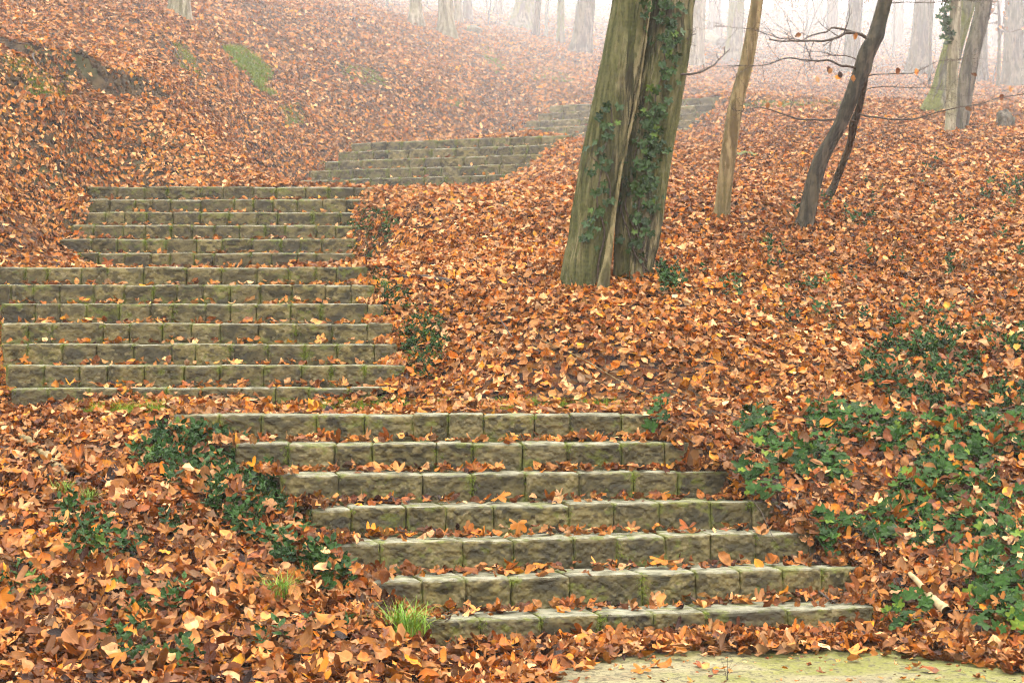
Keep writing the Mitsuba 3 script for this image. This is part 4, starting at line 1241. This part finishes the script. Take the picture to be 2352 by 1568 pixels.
# moss: cushions of tiny blades
TINY = [blades(60 + i, 9, 1.0, .9, 3) for i in range(4)]
for i, (poly, n, sz, lab) in enumerate([
        ([(515, 115), (555, 120), (590, 140), (625, 180), (630, 225), (600, 215), (570, 180), (530, 150)], 2400, .095, 'bright green moss cushion high on the left bank'),
        ([(395, 100), (430, 110), (470, 190), (450, 210), (410, 150)], 260, .06, 'thin olive moss strip on the left bank beside the bare soil'),
        ([(180, 936), (380, 936), (380, 960), (190, 956)], 700, .065, 'yellow green moss on the landing left of the lowest flight'),
        ([(700, 925), (1450, 924), (1500, 946), (600, 946)], 1100, .040, 'thin moss rim along the top of the lowest flight'),
        ([(925, 440), (1030, 438), (1020, 452), (940, 460)], 300, .03, 'pale moss below the fourth flight'),
        ([(842, 628), (880, 640), (900, 680), (860, 670)], 420, .04, 'vivid moss at the right end of the widest flight'),
        ([(1700, 240), (1980, 240), (1990, 250), (1700, 252)], 500, .07, 'mossy strip where the path turns along the crest'),
        ([(1095, 112), (1120, 110), (1160, 160), (1140, 175)], 260, .07, 'mossy hump on the misty bank above the fourth flight'),
        ([(1030, 225), (1070, 235), (1060, 260), (1035, 250)], 160, .06, 'small moss patch on the misty bank'),
        ([(10, 140), (120, 150), (200, 200), (150, 235), (20, 230)], 800, .075, 'olive moss and grass on the bare soil of the left bank'),
        ([(770, 150), (860, 165), (890, 200), (800, 195)], 240, .06, 'olive moss on the misty bank right of the bright cushion'),
        ([(640, 250), (690, 240), (700, 290), (660, 300)], 200, .06, 'dark moss hollow under the bright cushion on the bank'),
        ([(1180, 150), (1290, 165), (1320, 195), (1220, 190)], 200, .07, 'faint moss on the misty bank left of the ivy clad double trunk')]):
    p = clumped(in_px(poly, n, 200 + i), .34, 3.0, 9 + i)
    v, f, uv = scatter(TINY, p, np.tile([0, -.2, 1.0], (len(p), 1)), sz * (.6 + .8 * np.random.default_rng(i).random(len(p))), 20 + i, .35)
    add(thing('moss_patch', lab, 'moss', kind='stuff'), (v, f), 'moss_material', False, uv)
# moss growing in the joints of the stairs
for fi in range(4):
    ps = []
    g = np.random.default_rng(50 + fi)
    for a, si, x, y, z, r, rise in MOSS_SPOTS:
        if a != fi or r > .62:
            continue
        n = int(6 + 60 * (r < .25) * g.random() + 22 * g.random())
        fall = np.abs(g.normal(0, .03 + .05 * (r < .18), n))
        ps.append(np.stack([x + g.normal(0, .02, n), y + np.where(fall > .02, .004, .004 + .06 * g.random(n)) - .008, z - np.minimum(fall, rise * .9) + .0], -1))
    p = np.vstack(ps)
    v, f, uv = scatter(TINY, p, np.tile([0, -.8, .6], (len(p), 1)), .011 + .010 * g.random(len(p)), 30 + fi, .5)
    k = 'stone_stairs' + (f'_{fi:03d}' if fi else '')
    labels[part(k, 'moss', (v, f), 'moss_material', False, uv)] = {'kind': 'stuff', 'label': 'yellow green moss tufts growing in the stone joints'}

# ------------------------------------------------------------------ sticks, stump, log
def stick(name, label, cat, pts, r0, r1, mat, lift=.03, sides=9, seed=0, raise_=None):
    a = np.array(pts, float)
    w = hit(a[:, 0], a[:, 1])
    w[:, 2] += lift if raise_ is None else np.array(raise_)
    c = resample(np.column_stack([w, np.linspace(r0, r1, len(w))]), 10 * len(w))
    n = meshkit.fbm(c[:, :3] * 14, 3, seed)
    c[:, :3] += (n[:, None] - .5) * r0 * 1.2
    v, f = tube(c[:, :3], c[:, 3] * (.8 + .5 * n), sides)
    v = v + ((meshkit.fbm(v * 30, 2, seed + 1) - .5) * r0 * .5)[:, None]
    k = thing(name, label, cat)
    add(k, (v, f), mat, True)
    return k


stick('broken_branch', 'pale broken branch end poking from leaves right of the bottom step', 'branch', [(2090, 1350), (2120, 1375), (2150, 1410), (2175, 1440)], .013, .026, 'dead_wood', .07, 12, 1)
stick('fallen_stick', 'brown stick half buried in leaves at the left edge', 'stick', [(50, 1015), (90, 1045), (130, 1080), (165, 1105)], .018, .024, 'tan_bark', .022, 10, 2)
stick('fallen_stick', 'short dark stick lying right of the widest flight', 'stick', [(925, 652), (960, 650), (1000, 656), (1040, 662)], .018, .014, 'twig_material', .04, 8, 3)
stick('fallen_twig', 'long thin twig slanting over leaves above the lowest flight', 'twig', [(1240, 800), (1330, 848), (1430, 895), (1500, 925), (1565, 948)], .004, .0025, 'tan_bark', .05, 6, 4)
stick('fallen_twig', 'thin forked twig under the ivy clad double trunk', 'twig', [(1150, 755), (1165, 775), (1185, 800), (1240, 830)], .006, .003, 'twig_material', .05, 6, 5)
stick('fallen_twig', 'thin brown twig across leaves at the bottom right', 'twig', [(1880, 1385), (1930, 1420), (1990, 1460), (2020, 1478)], .006, .004, 'twig_material', .06, 6, 6)
stick('fallen_twig', 'small pale twig caught in the ground ivy', 'twig', [(2180, 1180), (2230, 1195), (2270, 1225), (2290, 1250)], .005, .003, 'dead_wood', .11, 6, 16)
stick('fallen_stick', 'mossy root end showing through leaves right of the topmost flight', 'stick', [(1690, 366), (1715, 362), (1740, 366)], .04, .03, 'mossy_bark', .03, 10, 7)
stick('fallen_log', 'pale fallen log lying in the mist right of the ivy clad double trunk', 'log', [(1606, 92), (1628, 100), (1655, 112)], .16, .13, 'pale_bark', .12, 14, 8)
stick('hanging_root', 'thin root hanging over the bare soil of the left bank', 'root', [(80, 150), (92, 170), (105, 190), (118, 215)], .012, .005, 'twig_material', .04, 6, 9)
stick('hanging_root', 'long thin root running down the left bank by the olive moss strip', 'root', [(370, 85), (395, 115), (420, 150), (450, 190)], .014, .008, 'twig_material', .03, 6, 10)
stick('fallen_stick', 'leaning dead stick standing in the mist left of the slim greenish trunk', 'stick', [(1254, 92), (1256, 88), (1258, 84)], .05, .03, 'dark_bark', 0, 8, 11, [0, .5, 1.0])
w = ground_at(1672, 1565)
g = np.random.default_rng(12)
out = []
limbs(w, [-.05, .1, 1], .13, .0022, 2, g, out)
limbs(w, [-.4, 0, 1], .09, .002, 1, g, out)
add(thing('upright_twig', 'tiny bare twig standing up from the clay path', 'twig'), join(out), 'twig_material', True)


def lump(name, label, px, py, size, mat, seed, cat):
    b = ground_at(px, py)
    m = trimesh.creation.icosphere(4)
    v = np.array(m.vertices)
    v = v * (1 + .7 * (meshkit.fbm(v * 1.6 + seed, 4, seed) - .5))[:, None] * np.array(size)
    add(thing(name, label, cat), (v + b + [0, 0, size[2] * .5], np.array(m.faces)), mat, True)


g = np.random.default_rng(33)
p = in_px([(-40, 140), (60, 150), (150, 165), (250, 180), (380, 220), (370, 245), (250, 215), (120, 205), (0, 200)], 700, 5)
ico = trimesh.creation.icosphere(1)
CLOD = []
for i in range(5):
    v = np.array(ico.vertices) * (1 + 1.0 * (meshkit.noise(np.array(ico.vertices) * 1.8 + 9 * i, i) - .5))[:, None] * [.6, .5, .4]
    CLOD.append((v, np.array(ico.faces), np.full((len(v), 2), .5)))
v, f, uv = scatter(CLOD, p, normal_at(p[:, 0], p[:, 1]), .025 + .085 * g.random(len(p)) ** 2, 3, .4)
add(thing('loose_earth', 'dark crumbly earth exposed on the left bank', 'earth', kind='stuff'), (v, f), 'earth_material', True)
lump('tree_stump', 'low mossy stump on the misty bank crest', 1090, 76, (.16, .16, .11), 'mossy_bark', 4, 'stump')
lump('tree_stump', 'dark rotten stump on the crest near the right edge', 2309, 296, (.12, .12, .17), 'dark_bark', 6, 'stump')

# fallen leaves caught on top of the green plants
g = np.random.default_rng(44)
q = np.vstack([in_px([(370, 985), (470, 965), (560, 1015), (640, 1085), (760, 1200), (840, 1345), (740, 1365), (640, 1290), (540, 1230), (400, 1100)], 260, 1), in_px([(1690, 960), (2360, 950), (2360, 1380), (2170, 1360), (1900, 1200)], 640, 2),
               in_px([(0, 1330), (600, 1400), (900, 1560), (0, 1560)], 160, 3), in_px([(1960, 860), (2200, 770), (2360, 770), (2360, 950), (2050, 930)], 300, 4)])
q[:, 2] += .05 + .07 * g.random(len(q))
v, f, uv = scatter(LOD0, q, np.tile([0, -.4, .9], (len(q), 1)), np.clip(g.normal(.08, .02, len(q)), .04, .13), 6, .45)
add(f'{litter}__008', (v, f), 'leaf_material', True, uv)

# ------------------------------------------------------------------ single leaves
SHAPES1 = [curled(s, 900 + 10 * i + k, 1.35) for i, s in enumerate((OV9, ovate(9, .38, .06), OAK, MAPLE)) for k in range(4)]
KIND_WORD = ['toothed oval', 'broad oval', 'oak', 'maple']
COL_WORD = ['rust orange', 'bright orange', 'light brown', 'red brown', 'dark brown', 'pale tan', 'yellow orange', 'brown']


VAR, VNAME, TAKEN = [], [], set()
g = np.random.default_rng(99)
while len(VAR) < 48:
    i = len(VAR)
    v, f, uv = SHAPES1[i % 16]
    k, j = int(g.integers(0, 30)), int(g.integers(24, 50))
    c1, c2, r3 = (hash01(k, j, z) for z in (1, 2, 3))
    c1, c2 = (int(np.searchsorted(LEAF_CUM, c)) for c in (c1, c2))
    if c1 == 6 and i % 16 > 11 or c1 == 5 and g.random() < .5 or not .4 < r3 < .8 or abs(LEAF_COLS[c1][1] - LEAF_COLS[c2][1]) > .16:
        continue
    VAR.append(mikit.ply((v, f), 'leaf_material', True, uv + [k, j]))
    VNAME.append(f'{COL_WORD[c1]} {KIND_WORD[i % 16 // 4]} leaf')


def single(w, n, yaw, sz, where, up=''):
    for _ in range(60):
        i = int(g.integers(0, 48))
        if VNAME[i] + up + where not in TAKEN:
            break
    TAKEN.add(VNAME[i] + up + where)
    k = thing('fallen_leaf', f'{VNAME[i]} {up}{where}'.replace('on the litter along the bottom edge', 'in litter at the bottom edge').replace('on the litter left', 'in litter left'), 'leaf', f'fallen leaves {where}')
    R = frames(np.array(n, float)[None] / np.linalg.norm(n), np.array([yaw]))[0]
    M = np.eye(4)
    M[:3, :3], M[:3, 3] = R * sz, w
    scene[k] = {**VAR[i], 'to_world': T4(M.tolist())}


for fi, num, tall in ((0, 15, .085), (1, 8, .08)):
    for si, s in enumerate(FLIGHTS[fi]):
        o = ORD[si]
        word = 'lowest' if fi == 0 else 'widest'
        for j in range(num):
            t = (j + g.random()) / num * s['cum'][-1]
            x, y = np.interp(t, s['cum'], s['curve'][:, 0]), np.interp(t, s['cum'], s['curve'][:, 1])
            nx = .33 if si == len(FLIGHTS[fi]) - 1 else np.interp(t, np.linspace(0, s['cum'][-1], 3), s['next'][:, 1]) - y
            f_ = g.random() ** .6 * .8 + .12
            up = g.random() < .35 and f_ > .55
            n = [g.normal() * .4, -1.0, .5] if up else [g.normal() * .3, -.2 + g.normal() * .25, 1]
            place = ('at left end of', 'halfway along', 'at right end of')[int(3 * t / s['cum'][-1] * .999)]
            single([x, y + f_ * nx - .02, s['z'] + (.045 if up else .012 + .025 * g.random())], n, g.random() * 6.28, tall * (.7 + .6 * g.random()),
                   f'{place} {o} step, {word} flight', 'propped up ' if up else '')
for j in range(22):
    x, y = g.uniform(.5, 2.4), 8.75 + .8 * g.random()
    if j > 14:
        x, y = g.uniform(.2, .9), g.uniform(8.6, 9.3)
    single([x, y, .022], [g.normal() * .2, g.normal() * .2, 1], g.random() * 6.28, .05 + .05 * g.random(), 'lying on the bare clay path, ' + ('left part' if x < 1 else 'middle' if x < 1.7 else 'right part'))
for area, num, where in (([(20, 1400), (900, 1480), (950, 1560), (20, 1560)], 62, 'on the litter along the bottom edge'),
                         ([(20, 1000), (330, 1010), (450, 1200), (700, 1360), (20, 1380)], 36, 'on the litter left of the periwinkle mat'),
                         ([(2050, 1380), (2340, 1420), (2340, 1520), (2080, 1490)], 18, 'at the clay path rim in the right corner')):
    q = in_px(area, num, 17 + num)
    for w in q:
        r = (w[0] - q[:, 0].min()) / np.ptp(q[:, 0])
        near = ('nearer' if w[1] < np.median(q[:, 1]) else 'farther')
        place = f', {near} ' + (('left' if r < .5 else 'right') if num < 20 else ('leftmost', 'left', 'centre left', 'centre', 'centre right', 'right', 'rightmost')[int(r * 6.99)]) + ' part'
        single(w + [0, 0, .055 + .03 * g.random()], [g.normal() * .35, -.35 + g.normal() * .3, 1], g.random() * 6.28, .07 + .04 * g.random(), where + place.replace(' part', ''))

# ------------------------------------------------------------------ air
key = thing('haze', 'pale autumn mist thickening with distance between the trees', 'mist', kind='stuff')
scene[key] = {'type': 'cube', 'to_world': T4().translate([0, 46, 15.5]).scale([60, 65, 17.5]), 'bsdf': {'type': 'null'}, 'interior': {'type': 'ref', 'id': 'haze_medium'}}
